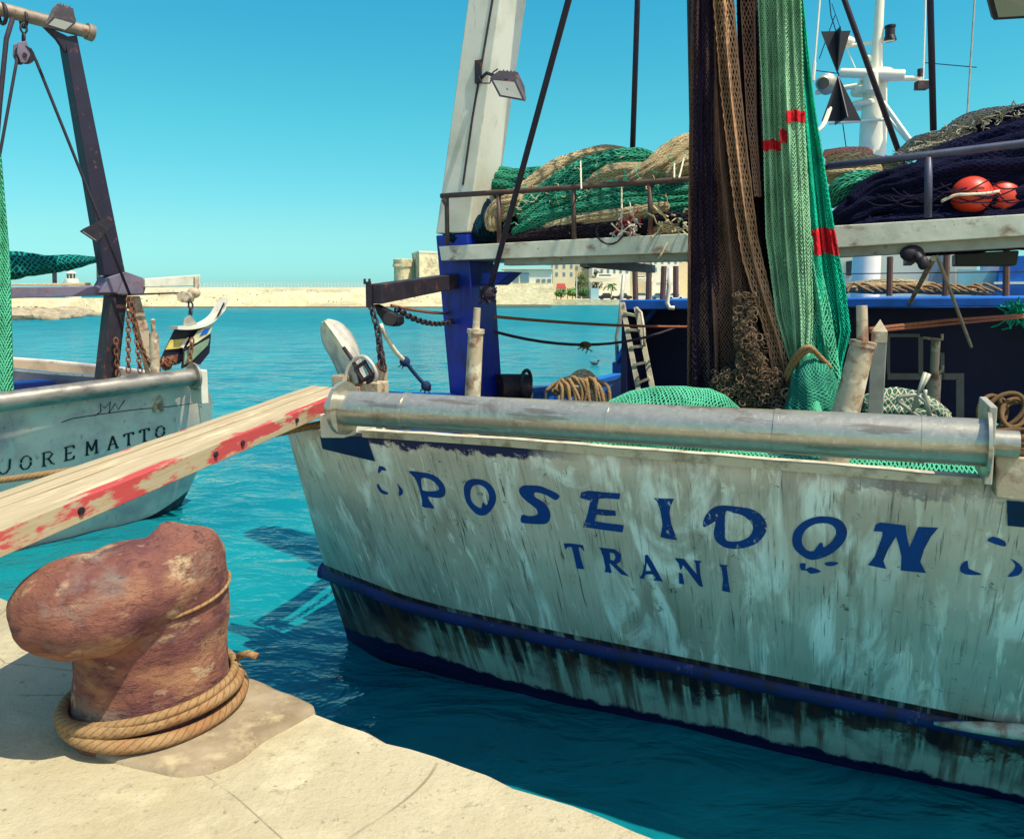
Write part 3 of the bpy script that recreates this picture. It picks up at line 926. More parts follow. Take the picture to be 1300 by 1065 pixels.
# bare blue patches where the brackets meet the stern
def quadpatch(q, mat, mapf, name, parent, off=.006, n=8):
    mb = MB(); q = [V((*p, 0)) for p in q]
    mb.grid(lambda u, v: (lambda p: mapf(p.x, p.y, off))(q[0].lerp(q[1], u).lerp(q[3].lerp(q[2], u), v)), n, n)
    mb.f = [f[::-1] for f in mb.f]
    return out(mb, name, mat, parent)
quadpatch([(407, 553), (466, 553), (477, 585), (410, 569)], simple('patch_blue', '0a1d5c', .5, 0, .4, 9, .2), hp, 'paint_patch', boat)
quadpatch([(1278, 634), (1302, 636), (1301, 668), (1279, 666)], M['dkblue'], hp, 'paint_patch', boat)

# ---------- stern roller
TR = -1.04
ra, rb = pt(437, 518, TR), pt(1252, 562, TR)
ax = (rb - ra).normalized()
LR = (rb - ra).length
r0 = .088
mb = MB()
segs = [0, .13, .135, .495, .5, .74, .745, .93, .932, 1]
mb.tube([ra + ax * (LR * k) for k in (0, .13)], r0, 48)
rmap = [(0, .13, .0), (.13, .136, .006), (.136, .5, .001), (.5, .503, .003), (.503, .742, .0), (.742, .748, .004), (.748, .925, .001), (.925, .93, .003), (.93, 1, -.001)]
for a, b, dr in rmap[1:]:
    mb.tube([ra + ax * (LR * a), ra + ax * (LR * b)], r0 + dr, 48)
roller = out(mb, 'stern_roller', M['galv'], boat, smooth=40)
roll = roller
mb = MB()
mb.cyl(ra - ax * .012, ra + ax * .012, .136, n=40)
mb.cyl(ra - ax * .09, ra - ax * .012, .05, n=20)
out(mb, 'flange', M['galv'], roller, smooth=40)
mb = MB()
mb.cyl(rb - ax * .006, rb + ax * .006, .128, n=40)
mb.cyl(rb + ax * .006, rb + ax * .1, .05, n=20)
out(mb, 'flange', M['galv'], roller, smooth=40)
# brackets
mb = MB()
bl = [pt(405, 526, TR), pt(437, 526, TR), pt(437, 556, TR), pt(407, 556, TR)]
mb.hexa([bl[3], bl[2], bl[2] + NV * .25, bl[3] + NV * .25], [bl[0], bl[1], bl[1] + NV * .25, bl[0] + NV * .25])
out(mb, 'roller_bracket', M['white'], boat, bevel=.006)
mb = MB()
br_ = [pt(1264, 578, TR), pt(1330, 583, TR), pt(1330, 640, TR), pt(1264, 632, TR)]
mb.hexa([br_[3], br_[2], br_[2] + NV * .25, br_[3] + NV * .25], [br_[0], br_[1], br_[1] + NV * .25, br_[0] + NV * .25])
out(mb, 'roller_bracket', M['rustlight'], boat, bevel=.006)
mb = MB()
for k in range(9):
    c = pt(1284 + U(-2, 2), 552 + k * 3.5, TR + .1)
    mb.torus(c, ZV + V((U(-.2, .2), U(-.2, .2), 0)), .085, .014, 18, 6)
out(mb, 'rope_lashing', M['rope'], None, 'frayed rope lashing wound round the right bracket of the stern roller', 'rope', smooth=True)
mb = MB()
a, b = pt(1253, 514, TR), pt(1258, 612, TR)
mb.box((a + b) / 2 + NV * .1, .025, .3, (a - b).length, DV, NV, ZV)
out(mb, 'bracket_plate', M['galv_plain'], boat, bevel=.004)

# ---------- guide posts
def post(name, mat, x0, y0, x1, y1, t, r0, r1, top=None, t1=None):
    mb = MB()
    a, b = pt(x0, y0, t if t1 is None else t1), pt(x1, y1, t)
    mb.lathe(b, (a - b), [(-.6, r0), (0, r0), ((a - b).length * .0, r0)], 20) if False else None
    d = (a - b)
    mb.cyl(b - d.normalized() * .5, a, r0, r1, 24)
    if top:
        (xt, yt), rt, rc = top
        c = pt(xt, yt, t if t1 is None else t1)
        mb.tube([a - d.normalized() * .01, a + d.normalized() * .015], [rc, rc], 24)
        mb.cyl(a, c, rt, rt * .92, 20)
    return out(mb, name, mat, boat, smooth=45)
post('guide_post', M['rustlight'], 604, 421, 600, 503, -.15, .05, .045, ((606, 391), .022, .052))
post('guide_post', M['rustlight'], 1095, 437, 1073, 527, -.2, .075, .055, ((1094, 388), .027, .062))
# square bitt with a pyramid top
mb = MB()
a, b, c = pt(1106, 435, -.02), pt(1126, 435, -.02), pt(1126, 560, -.02)
w = (b - a).length; hh = abs(a.z - c.z)
cc = (a + b) / 2 + NV * (w / 2)
mb.box(V((cc.x, cc.y, a.z - hh / 2)), w, w, hh, DV, NV, ZV)
out(mb, 'bitt_post', M['greysteel'] if False else simple('bitt_grey_steel', '8e9088', .5, .2, .3, 8, .3), boat, bevel=.004)
mb = MB()
ctop = V((cc.x, cc.y, a.z))
q = [ctop + DV * (i * w / 2 * 1.02) + NV * (j * w / 2 * 1.02) for i, j in ((-1, -1), (1, -1), (1, 1), (-1, 1))]
q2 = [p + ZV * .055 for p in q]
mb.hexa(q, q2)
mb.add(q2 + [ctop + ZV * .115], [[0, 1, 4], [1, 2, 4], [2, 3, 4], [3, 0, 4]])
out(mb, 'post_cap', M['rustlight'], boat)

# ---------- gantry
TG = 1.0
def prism(name, mat, quad, t, depth, parent=boat, bevel=.01, t2=None):   # quad pixels: bl, br, tr, tl
    mb = MB()
    ts = t if isinstance(t, (list, tuple)) else (t,) * 4
    P_ = [pt(x, y, tt) for (x, y), tt in zip(quad, ts)]
    Q_ = [p + NV * depth for p in P_]
    mb.hexa([P_[0], P_[1], Q_[1], Q_[0]], [P_[3], P_[2], Q_[2], Q_[3]])
    return out(mb, name, mat, parent, bevel=bevel)
prism('gantry_leg', M['navy'], [(576, 560), (612, 560), (594, 297), (553, 299)], TG, .42)
leg_up = prism('gantry_leg', M['legwhite'], [(594, 295), (553, 297), (618, -190), (655, -190)][1::-1] + [(694, -420), (652, -420)], TG, .42)
prism('gusset_plate', M['navy'], [(608, 362), (632, 362), (650, 345), (612, 345)], TG + .05, .2)
# seam strip down the leg
mb = MB()
mb.tube([pt(628 + 1, -20, TG) - NV * .004, pt(600, 150, TG) - NV * .004, pt(588, 235, TG) - NV * .004], .008, 6)
out(mb, 'weld_seam', M['darksteel'], boat)
lt = pt(673, -420, TG) + NV * .2
s_l, t_l, z_l = st(lt)
rt_ = loc(SE - .35, t_l, z_l)
mb = MB()
mb.box((lt + rt_) / 2 + ZV * .0, (rt_ - lt).length + .3, .3, .32, DV, NV, ZV)
out(mb, 'gantry_crossbeam', M['legwhite'], boat, bevel=.01)
mb = MB()
fb = loc(SE - .25, TG + .2, .9); ft = rt_
mb.hexa([fb + DV * i * .13 + NV * j * .2 for i, j in ((-1, -1), (1, -1), (1, 1), (-1, 1))], [ft + DV * i * .13 + NV * j * .2 for i, j in ((-1, -1), (1, -1), (1, 1), (-1, 1))])
out(mb, 'gantry_leg', M['legwhite'], boat, bevel=.01)

# davit arm to the left with chain, block
mb = MB()
A1 = [pt(466, 386, -.15), pt(466, 361, -.15)]; A2 = [pt(566, 366, TG), pt(566, 348, TG)]
w = .11
mb.hexa([A1[0], A1[0] + DV * w, A2[0] + DV * w, A2[0]], [A1[1], A1[1] + DV * w, A2[1] + DV * w, A2[1]])
arm = out(mb, 'davit_arm', M['darksteel'], boat, bevel=.006)
mb = MB()
for x in (463, 469):
    mb.cyl(pt(x, 361, -.15), pt(x, 354, -.15), .008, n=8)
mb.box(pt(468, 374, -.17), .03, .02, .16, DV, NV, ZV)
out(mb, 'end_plate', M['darksteel'], arm)

# ---------- net platform: beam, deck, rail
TB = .86
mb = MB()
def strip(mb, top, bot, t, depth):
    """beam whose face is given by pixel polylines top/bottom"""
    for (a, b), (c, d) in zip(zip(top, top[1:]), zip(bot, bot[1:])):
        P_ = [pt(*c, t), pt(*d, t), pt(*b, t), pt(*a, t)]
        mb.hexa([P_[0], P_[1], P_[1] + NV * depth, P_[0] + NV * depth], [P_[3], P_[2], P_[2] + NV * depth, P_[3] + NV * depth])
XR = 1460
strip(mb, [(557, 313), (1055, 287), (XR, 262)], [(560, 331), (1055, 315), (XR, 289)], TB, .10)
out(mb, 'platform_beam', M['beam'], boat, bevel=.004)
mb = MB()
strip(mb, [(640, 329), (1055, 314.5), (XR, 288.5)], [(640, 337), (1055, 327), (XR, 305)], TB + .05, .12)
out(mb, 'platform_flange', simple('flange_paint', '9a9c8e', .6, 0, .3, 6, .2, rust=.15), boat)
pa, pb = pt(562, 322, TB), pt(XR, 283, TB)
mb = MB()
lo = [pa + NV * .1 - ZV * .05, pb + NV * .1 - ZV * .05, pb + NV * 2.1 - ZV * .02, pa + NV * 2.1 - ZV * .02]
mb.hexa(lo, [p + ZV * .05 for p in lo])
out(mb, 'platform_deck', M['beam'], boat)
mb = MB()
for k in (.25, .5, .75, .98):
    p = pa.lerp(pb, k)
    mb.box(p + NV * 1.1 - ZV * .09, .06, 1.9, .07, DV, NV, ZV)
for k in (.98,):
    p = pa.lerp(pb, k) + NV * 2.05
    mb.tube([V((p.x, p.y, .9)), p], .03, 8)
out(mb, 'platform_joist', simple('joist_paint', '6f7268', .6, 0, .3, 6, .2, rust=.15), boat)
mb = MB()
rl = [(560, 249), (640, 244), (728, 238), (870, 228), (960, 221), (1055, 212)]
mb.tube([pt(x, y, TB + .03) for x, y in rl], .019, 8)
for x, yt, yb in ((567, 249, 312), (633, 244, 309), (728, 238, 304), (825, 231, 299)):
    mb.cyl(pt(x, yt, TB + .03), pt(x + 1, yb, TB + .03), .017, n=8)
mb.tube([pt(567, 249, TB + .03), pt(563, 255, TB + .03) , pt(567, 262, TB + .03)], .015, 8)
out(mb, 'guard_rail', M['rustlight'] if False else simple('rusty_rail', '5a463f', .6, .2, .4, 12, .4, rust=.3), boat, smooth=True)
mb = MB()
mb.tube([pt(x, y, TB + .02) for x, y in ((1050, 212), (1178, 197), (1300, 182), (1440, 165))], .022, 8)
mb.cyl(pt(1179, 197, TB + .02), pt(1178, 276, TB + .02), .022, n=8)
out(mb, 'guard_rail', simple('slate_rail', '4a4f68', .5, .2, .3, 8, .3, rust=.1), boat, smooth=True)

# ---------- floodlights
def floodlight(face, t, back, parent, pf=pt, mat=None):
    """face: 4 pixels of the glass side; back: world vector of the housing depth"""
    P_ = [pf(x, y, tt) for (x, y), tt in zip(face, t if isinstance(t, (list, tuple)) else (t,) * 4)]
    c = sum(P_, V((0, 0, 0))) / 4
    mb = MB()
    rim = [c + (p - c) * 1.0 for p in P_]
    bk = [c + (p - c) * .72 + back for p in P_]
    md = [p + back * .3 for p in rim]
    mb.hexa(rim, md); mb.hexa([p + back * .01 for p in [c + (q - c) * .95 + back * .3 for q in P_]], bk)
    # fins
    for k in range(1, 5):
        a = bk[0].lerp(bk[1], k / 5); b = bk[3].lerp(bk[2], k / 5)
        mb.box((a + b) / 2 + back * .06, .006, (a - b).length, back.length * .12, (bk[1] - bk[0]).normalized(), (b - a).normalized(), back.normalized())
    f = out(mb, 'floodlight', mat or M['darksteel'], parent)
    n = (P_[1] - P_[0]).cross(P_[3] - P_[0]).normalized()
    if n.dot(back) > 0: n = -n
    g = [c + (p - c) * .82 + n * .003 for p in P_]
    mb = MB(); mb.add(g + [p - n * .006 for p in g], [[0, 1, 2, 3], [7, 6, 5, 4]])
    out(mb, 'lens', M['lampglass'], f)
    return f, c
f, c = floodlight([(622, 100), (655, 103), (667, 129), (634, 123)], [.78, .78, .70, .70], V((.03, .10, .10)), boat)
mb = MB()
mb.tube([pt(610, 100, TG) , pt(618, 93, .9), c + V((.0, .05, .07))], .012, 8)
mb.box(pt(608, 92, TG) - NV * .01, .05, .02, .16, DV, NV, ZV)
mb.tube([pt(608, 98, TG - .03), pt(612, 106, .9), pt(622, 106, .88), pt(626, 92, .85), pt(632, 88, .85)], .005, 6)
out(mb, 'lamp_bracket', M['darksteel'], boat, smooth=40)
f, c = floodlight([(1252, -12), (1330, -22), (1330, 22), (1262, 26)], [.5, .5, .62, .62], V((.0, .10, .09)), boat)
mb = MB(); mb.tube([c + V((0, .08, .05)), V((c.x, c.y + .2, rt_.z)) ], .015, 8)
out(mb, 'lamp_bracket', M['darksteel'], boat, smooth=40)

# ---------- port bulwark top and posts
mb = MB()
gw = [(500, 497, .15), (600, 500, 1.4), (745, 484.5, 4.4), (795, 472, 5.6)]
G = [pt(x, y, t) for x, y, t in gw]
for a, b in zip(G, G[1:]):
    mb.hexa([a - DV * .08 - ZV * .05, a + DV * .05 - ZV * .05, b + DV * .05 - ZV * .05, b - DV * .08 - ZV * .05], [a - DV * .08, a + DV * .05, b + DV * .05, b - DV * .08])
out(mb, 'gunwale', M['blue'], boat)
mb = MB()
for a, b in zip(G, G[1:]):
    mb.hexa([V((a.x, a.y, .9)), V((a.x, a.y, .9)) + DV * .02, V((b.x, b.y, .9)) + DV * .02, V((b.x, b.y, .9))], [a - ZV * .05, a - ZV * .05 + DV * .02, b - ZV * .05 + DV * .02, b - ZV * .05])
out(mb, 'bulwark', M['blue'], boat)
mb = MB()
for k in range(9):
    p = G[1].lerp(G[2], k / 8) + DV * .06
    mb.cyl(V((p.x, p.y, .9)), p - ZV * .04, .02, n=8)
out(mb, 'bulwark_stanchion', M['galv_plain'], boat)
prism('corner_post', M['blue'], [(777, 474), (790, 474), (789, 458), (777, 460)], 4.4, .1)
mb = MB(); mb.tube([pt(785, 458, 4.4), pt(806, 420, 4.4), pt(830, 392, 4.4)], .045, 8)
out(mb, 'deck_brace', M['blue'], boat)
mb = MB(); mb.tube([pt(783.9, 462, 4.4), pt(782.6, 428, 4.4), pt(786.5, 408, 4.4), pt(791.8, 349, 4.4)], .022, 8)
out(mb, 'hand_rail', M['galv_plain'], boat, smooth=True)

# ---------- wheelhouse shelter and roof
TW = 3.6
mb = MB()
Lp = [pt(788, 381, TW), pt(1300, 376, TW)]
dL = (Lp[1] - Lp[0]); XE = Lp[0] + dL * 1.25
a0 = V((Lp[0].x, Lp[0].y, 2.44)); a1 = V((XE.x, XE.y, 2.50))
a0.z = Lp[0].z; a1.z = Lp[1].z
th = .10
def bx(mb, a, b, t0, t1, z0a, z1a, z0b=None, z1b=None):
    z0b = z0a if z0b is None else z0b; z1b = z1a if z1b is None else z1b
    A = V((a.x, a.y, 0)); B = V((b.x, b.y, 0))
    mb.hexa([A + NV * t0 + ZV * z0a, B + NV * t0 + ZV * z0b, B + NV * t1 + ZV * z0b, A + NV * t1 + ZV * z0a],
            [A + NV * t0 + ZV * z1a, B + NV * t0 + ZV * z1b, B + NV * t1 + ZV * z1b, A + NV * t1 + ZV * z1a])
bx(mb, a0, a1, 0, 3.4, a0.z - th, a0.z, a1.z - th * .7, a1.z)
out(mb, 'shelter_roof', M['blue'], boat, bevel=.01)
mb = MB()
bx(mb, a0, a1, 1.0, 1.05, .9, a0.z - th - .003, .9, a1.z - th - .003)
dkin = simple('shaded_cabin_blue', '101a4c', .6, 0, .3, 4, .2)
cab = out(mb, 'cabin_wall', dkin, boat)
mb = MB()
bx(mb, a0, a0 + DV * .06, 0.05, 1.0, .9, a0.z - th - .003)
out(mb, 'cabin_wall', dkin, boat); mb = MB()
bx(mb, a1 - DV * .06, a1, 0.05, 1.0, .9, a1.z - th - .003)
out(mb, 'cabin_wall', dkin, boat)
mb = MB()
fr = simple('cabin_frame_grey', '7d8078', .6, 0, .3, 6, .2)
for x0, y0, x1, y1 in ((1127, 474, 1224, 482), (1166, 428, 1172, 476), (1194, 448, 1199, 482), (1214, 480, 1224, 540), (1126, 424, 1168, 428), (1126, 428, 1130, 474)):
    P_ = [pt(x0, y1, TW + .55), pt(x1, y1, TW + .55), pt(x1, y0, TW + .55), pt(x0, y0, TW + .55)]
    mb.hexa([P_[0], P_[1], P_[1] + NV * .04, P_[0] + NV * .04], [P_[3], P_[2], P_[2] + NV * .04, P_[3] + NV * .04])
out(mb, 'cabin_frame', fr, boat)
mb = MB()
mb.cyl(pt(1188, 433, 2.6), pt(1186, 475, 2.6), .032, n=14)
mb.tube([pt(1172, 429, 2.6), pt(1190, 431, 2.6), pt(1196, 431, 2.6), pt(1196, 424, 2.6)], .012, 6)
mb.tube([pt(1186, 475, 2.6), pt(1196, 470, 2.6), pt(1197, 464, 2.6)], .012, 6)
mb.cyl(pt(1186, 475, 2.6), pt(1182, 560, 2.6), .05, n=12)
out(mb, 'winch_post', M['rustlight'], boat, smooth=45)
# chrome stand and chain behind the roller
mb = MB()
ck = lambda x, y: (1080 + x / 5.909, 400 + y / 5.909)
for pl in ([(535, 780), (360, 650), (350, 630), (375, 612), (495, 597), (560, 645), (598, 780)], [(560, 430), (465, 720)], [(590, 440), (500, 600)], [(560, 560), (556, 600), (600, 780)]):
    mb.tube([pt(*ck(x, y), .25) for x, y in pl], .012, 6)
out(mb, 'net_guide_frame', M['galv_plain'], boat, smooth=True)
# rails and posts on the roof
def posts(lst, t, r, name, mat):
    for x0, y0, x1, y1 in lst:
        mb = MB(); mb.cyl(pt(x0, y0, t), pt(x1, y1, t), r, n=8)
        out(mb, name, mat, boat)
brownpost = simple('brown_post', '6b4d44', .7, 0, .3, 8, .2)
posts([(806, 340, 807, 384), (824, 342, 823, 383), (843, 338, 841, 384), (858, 338, 858, 378)], TW + .4, .03, 'roof_post', brownpost)
posts([(1130, 326, 1129, 376), (1278, 318, 1277, 376), (1202, 322, 1200, 376)], TW + .1, .028, 'roof_post', brownpost)
mb = MB(); mb.tube([pt(1060, 348, TW + .1), pt(1300, 345, TW + .1)], .005, 5)
out(mb, 'guard_wire', M['ropedark'], boat)
mb = MB(); mb.tube([pt(851, 340, TW - .1), pt(849, 365, TW - .1), pt(847, 385, TW - .1), pt(850, 391, TW - .1), pt(856, 391, TW - .1)], .022, 8)
out(mb, 'vent_pipe', M['white'], boat, smooth=True)
mb = MB()
prism('equipment_box', simple('dull_teal_box', '33484a', .5, 0, .3, 5, .1), [(1213, 337), (1291, 337), (1294, 318), (1213, 322)], 2.2, .3)
# junction under the platform beam
mb = MB()
mb.ell(pt(1158, 322, TB + .05), .07, .05, .05, 14, 8)
mb.cyl(pt(1160, 318, TB + .05), pt(1172, 337, TB - .02), .035, .02, 12)
mb.ell(pt(1172, 334, TB - .02), .03, .03, .04, 12, 8)
out(mb, 'hook_fitting', M['darksteel'], boat, smooth=True); mb = MB()
mb.ell(pt(746, 333, TB + .4), .06, .05, .05, 14, 8)
out(mb, 'hook_fitting', M['darksteel'], boat, smooth=True)
mb = MB(); mb.cyl(pt(1190, 326, TB + .1), pt(1233, 440, 2.4), .012, n=6)
out(mb, 'brace_rod', M['galv_plain'], boat)
mb = MB(); mb.cyl(pt(1185, 328, TB + .1), pt(1155, 385, TW), .018, n=6)
out(mb, 'brace_rod', M['rustlight'], boat)
# ---------- mast on the wheelhouse
TM = 6.6
mst = out((lambda mb: (mb.lathe(V((pt(1098, 372, TM).x, pt(1098, 372, TM).y, 2.4)), V((0.0, 0, 1)), [(0, .17), (pt(1098, 160, TM).z - 2.4, .155), (pt(1098, 108, TM).z - 2.4, .13), (pt(1098, 104, TM).z - 2.4, .19), (pt(1098, 92, TM).z - 2.4, .19), (pt(1098, 90, TM).z - 2.4, .07), (pt(1098, 40, TM).z - 2.4, .055), (pt(1098, -80, TM).z - 2.4, .045)], 12), mb)[-1])(MB()), 'mast', M['mastwhite'], boat, smooth=30)
mb = MB(); mb.lathe(pt(1098, 118, TM), ZV, [(-.02, .158), (0, .165), (.05, .165), (.07, .15)], 16); mb.lathe(pt(1098, 135, TM), ZV, [(-.02, .163), (0, .18), (.03, .18), (.05, .16)], 16)
out(mb, 'mast_collar', M['mastwhite'], mst)
mb = MB()
mb.cyl(pt(1107, 100, TM - .1), pt(1170, 100, TM - .15), .035, .028, 10)
mb.cyl(pt(1035, 118, TM - .1), pt(1094, 108, TM - .1), .03, .03, 10)
mb.cyl(pt(1070, 60, TM), pt(1136, 50, TM), .022, n=8)
mb.cyl(pt(1052, 157, TM - .2), pt(1125, 152, TM - .2), .018, n=8)
mb.cyl(pt(1112, 118, TM - .2), pt(1165, 192, TM - .5), .03, n=8)
mb.cyl(pt(1128, 150, TM - .2), pt(1166, 196, TM - .5), .022, n=8)
mb.cyl(pt(1090, 96, TM), pt(1073, 58, TM), .008, n=6)
mb.cyl(pt(1104, 76, TM), pt(1120, 70, TM), .012, n=6)
out(mb, 'crosstree', M['mastwhite'], mst, smooth=45)
mb = MB()
a, b = pt(1066, 93, TM - .25), pt(1149, 95, TM - .25)
mb.tube([a, a.lerp(b, .02), a.lerp(b, .98), b], [.04, .055, .055, .04], 10)
mb.cyl((a + b) / 2 - ZV * .2, (a + b) / 2, .09, n=12)
out(mb, 'radar_antenna', M['mastwhite'], mst, smooth=45)
mb = MB()
mb.ell(pt(1050, 107, TM - .1), .12, .12, .13, 14, 10)
mb.cyl(pt(1045, 106, TM - .25), pt(1045, 106, TM - .2), .09, n=16)
out(mb, 'searchlight', M['galv_plain'], mst, smooth=True)
mb = MB(); mb.cyl(pt(1045, 106, TM - .262), pt(1045, 106, TM - .255), .07, n=16)
out(mb, 'lens', M['glass'], mst)
mb = MB()
mb.cyl(pt(1130, 50, TM), pt(1130, 36, TM), .055, n=14); mb.cyl(pt(1130, 35.5, TM), pt(1130, 33, TM), .065, n=14); mb.cyl(pt(1130, 52, TM), pt(1130, 46, TM), .075, .06, 14)
out(mb, 'mast_lamp', M['black'], mst, smooth=45)
mb = MB(); mb.ell(pt(1076, 53, TM), .09, .07, .06, 12, 8); mb.ell(pt(1104, 74, TM), .07, .05, .04, 12, 8); mb.box(pt(1170, 108, TM - .15), .12, .1, .1)
out(mb, 'loudhailer', M['mastwhite'], mst, smooth=45)
mb = MB(); mb.box(pt(1170, 109, TM - .25), .13, .1, .09); mb.cyl(pt(1168, 98, TM - .15), pt(1168, 88, TM - .15), .03, n=10)
out(mb, 'antenna_base', M['darksteel'], mst)
mb = MB(); mb.tube([pt(1172, 100, TM - .15), pt(1177, -60, TM - .15)], .012, 6); mb.tube([pt(1033, 95, TM), pt(1044, -40, TM)], .014, 6)
mb.tube([pt(1032, 103, TM), pt(1034, 80, TM)], .025, 8)
out(mb, 'whip_antenna', M['mastwhite'], mst)
mb = MB(); mb.tube([pt(1227, 160, TM), pt(1240, -40, TM)], .012, 6)
out(mb, 'whip_antenna', M['galv_plain'], boat)
mb = MB()
for a, b in (((1112, 145), (1124, 200)), ((1070, 158), (1076, 200)), ((1060, 20), (1040, 75)), ((1173, 80), (1240, 86)), ((1036, 90), (1066, 94))):
    mb.cyl(pt(*a, TM), pt(*b, TM), .006, n=5)
out(mb, 'mast_stay', M['ropeblue'], mst)
# black day shapes
mb = MB()
TD = 5.2
def cone(mb, apex, base, r, flip=False):
    # two crossed triangular plates
    a = apex; d = (base - apex)
    for ang in (.35, .35 + PI / 2):
        s_ = DV * math.cos(ang) + NV * math.sin(ang)
        n_ = DV * -math.sin(ang) + NV * math.cos(ang)
        q = [a, base + s_ * r, base - s_ * r]
        mb.hexa([p - n_ * .004 for p in q], [p + n_ * .004 for p in q])
cone(mb, pt(1063, 94, TD), pt(1061, 40, TD), .155)
cone(mb, pt(1064, 96, TD), pt(1068, 154, TD), .21)
out(mb, 'day_shape', M['black'], None, 'pair of black cone day shapes hung point to point beside the white mast', 'day shape')
mb = MB()
mb.tube([pt(1050, -30, TD), pt(1055, 20, TD), pt(1062, 42, TD)], .006, 5); mb.tube([pt(1056, 5, TD), pt(1068, 40, TD)], .004, 5)
mb.tube([pt(1064, 92, TD), pt(1065, 97, TD)], .006, 5)
out(mb, 'halyard', M['ropeblue'], None, 'thin dark halyard holding up the black day shapes', 'rope')
mb = MB()
pts = crom([pt(1017, 190, 1.0), pt(1032, 172, 2.4), pt(1044, 160, 3.6), pt(1052, 140, 5)], 6)
mb.tube(pts, .018, 6); mb.tube([p + V((.02, 0, .02)) for p in pts], .016, 6)
out(mb, 'white_rope', M['ropewhite'], None, 'twisted white rope running from the green net up to the mast', 'rope', smooth=True)

# ---------- cables
def cable(pts, r, mat, label, name='steel_cable', cat='cable', group=None):
    mb = MB(); mb.tube(pts, r, 8)
    return out(mb, name, mat, None, label, cat, group, smooth=True)
cable([pt(741, -80, .3), pt(722, 0, .35), pt(670, 190, .6), pt(628, 345, .85), pt(620, 372, .88)], .020, M['ropedark'], 'thick slanting dark cable coming down to the blue gantry leg')
mb = MB()
c_ = pt(619, 372, .86)
for k in range(60):
    d = V((U(-1, 1), U(-.5, .5), U(-1.2, .6))) * .07
    mb.tube([c_ + V((U(-1, 1), U(-.5, .5), U(-1, 1))) * .04, c_ + d], .005, 4)
mb.ell(c_, .05, .04, .06, 10, 8)
out(mb, 'frayed_knot', M['ropedark'], None, 'frayed dark knot at the lower end of the slanting cable on the blue leg', 'knot')
cable([pt(812, -80, 1.6), pt(803, 192, 1.6)], .021, M['ropedark'], 'upright dark cable between the gantry leg and the brown net, ending in the cream net')
cable([pt(1179, -80, 1.6), pt(1185, 166, 1.6)], .021, M['ropedark'], 'upright dark cable right of the mast, ending in the grey net')
cable([pt(1048, -60, 1.9), pt(1072, 0, 1.9), pt(1142, 196, 1.9)], .02, M['ropedark'], 'slanting dark cable crossing in front of the white mast')
mb = MB()
mb.cyl(pt(875, -60, .6), pt(881, 250, .6), .02, n=8); mb.cyl(pt(889, -60, .75), pt(893, 220, .75), .02, n=8)
for y in (16, 60, 110): mb.cyl(pt(877, y, .6), pt(890, y + 1, .75), .01, n=6)
out(mb, 'ladder_frame', M['darksteel'], boat)
cable(sagline(pt(627, 402, 1.1), pt(872, 415, TW - .1), .02) , .012, M['ropeorange'], 'upper tan line from the blue gantry leg over the ladder to the cabin', 'tan_line', 'rope')
cable(sagline(pt(627, 421, 1.1), pt(862, 414, TW - .1), .14) , .012, M['ropedark'], 'lower sagging dark line from the blue gantry leg to the ladder', 'dark_line', 'rope')
mb = MB()
c_ = sagline(pt(627, 421, 1.1), pt(862, 414, TW - .1), .14)[6]
for k in range(16): mb.tube([c_ + V((U(-1, 1) * .05, 0, 0)), c_ + V((U(-1, 1) * .07, U(-1, 1) * .04, U(-1.2, .2) * .07))], .005, 4)
mb.ell(c_, .05, .03, .03, 10, 6)
out(mb, 'rope_knot', M['rope'], None, 'frayed tan knot on the lower sagging line', 'knot')
cable(sagline(pt(497, 388, 0), pt(566, 398, 1.0), .01), .010, M['ropeorange'], 'tan line from the hanging dark block to the blue leg', 'tan_line', 'rope')
cable([pt(1105, 418, .3), pt(1200, 407, 2.0), pt(1330, 398, 3.0)], .012, M['ropeorange'], 'upper reddish line over the square steel post running right', 'reddish_line', 'rope')
cable([pt(1105, 421, .3), pt(1200, 412, 2.0), pt(1330, 400, 3.0)], .010, M['ropeorange'], 'lower reddish line over the square steel post running right', 'reddish_line', 'rope')

# chains and block at the davit
mb = MB()
chain(mb, pt(470, 385, -.15), pt(480, 420, -.2), .06, .009); chain(mb, pt(480, 420, -.2), pt(484, 468, -.25), .06, .009)
chain(mb, pt(478, 412, -.15), pt(488, 470, -.22), .06, .008)
out(mb, 'hanging_chain', M['darksteel'], None, 'doubled chain hanging from the end of the dark davit arm', 'chain', smooth=True)
mb = MB(); chain(mb, pt(503, 392, -.05), pt(575, 408, 1.0), .06, .008, .05)
out(mb, 'chain', M['darksteel'], None, 'short sagging chain from the dark block to the blue gantry leg', 'chain', smooth=True)
mb = MB()
q = [(474, 386), (506, 402), (506, 411), (500, 415), (488, 413), (478, 398)]
P_ = [pt(x, y, -.12) for x, y in q]; Q_ = [p + NV * .07 for p in P_]
mb.hexa(P_, Q_)
mb.cyl(pt(495, 405, -.15), pt(495, 405, -.02), .045, n=18)
out(mb, 'pulley_block', M['black'], None, 'black pulley block hanging under the dark davit arm', 'pulley', bevel=.006)
mb = MB(); mb.tube(sagline(pt(483, 412, -.18), pt(514, 458, .05), .03), .014, 8)
out(mb, 'white_lashing', M['ropewhite'], None, 'white rope from the chain down to a knot over the water', 'rope', smooth=True)
mb = MB(); mb.tube(sagline(pt(514, 458, .05), pt(546, 495, .2), .01), .013, 8)
for c_ in (pt(514, 459, .05), pt(541, 490, .18)):
    mb.ell(c_, .035, .03, .035, 10, 8)
    for k in range(6): mb.tube([c_, c_ + V((U(-1, 1), U(-1, 1), U(-1.5, .3))) * .04], .004, 4)
out(mb, 'blue_lashing', M['ropeblue'], None, 'dark blue rope below the white one, running to the stern rail', 'rope', smooth=True)

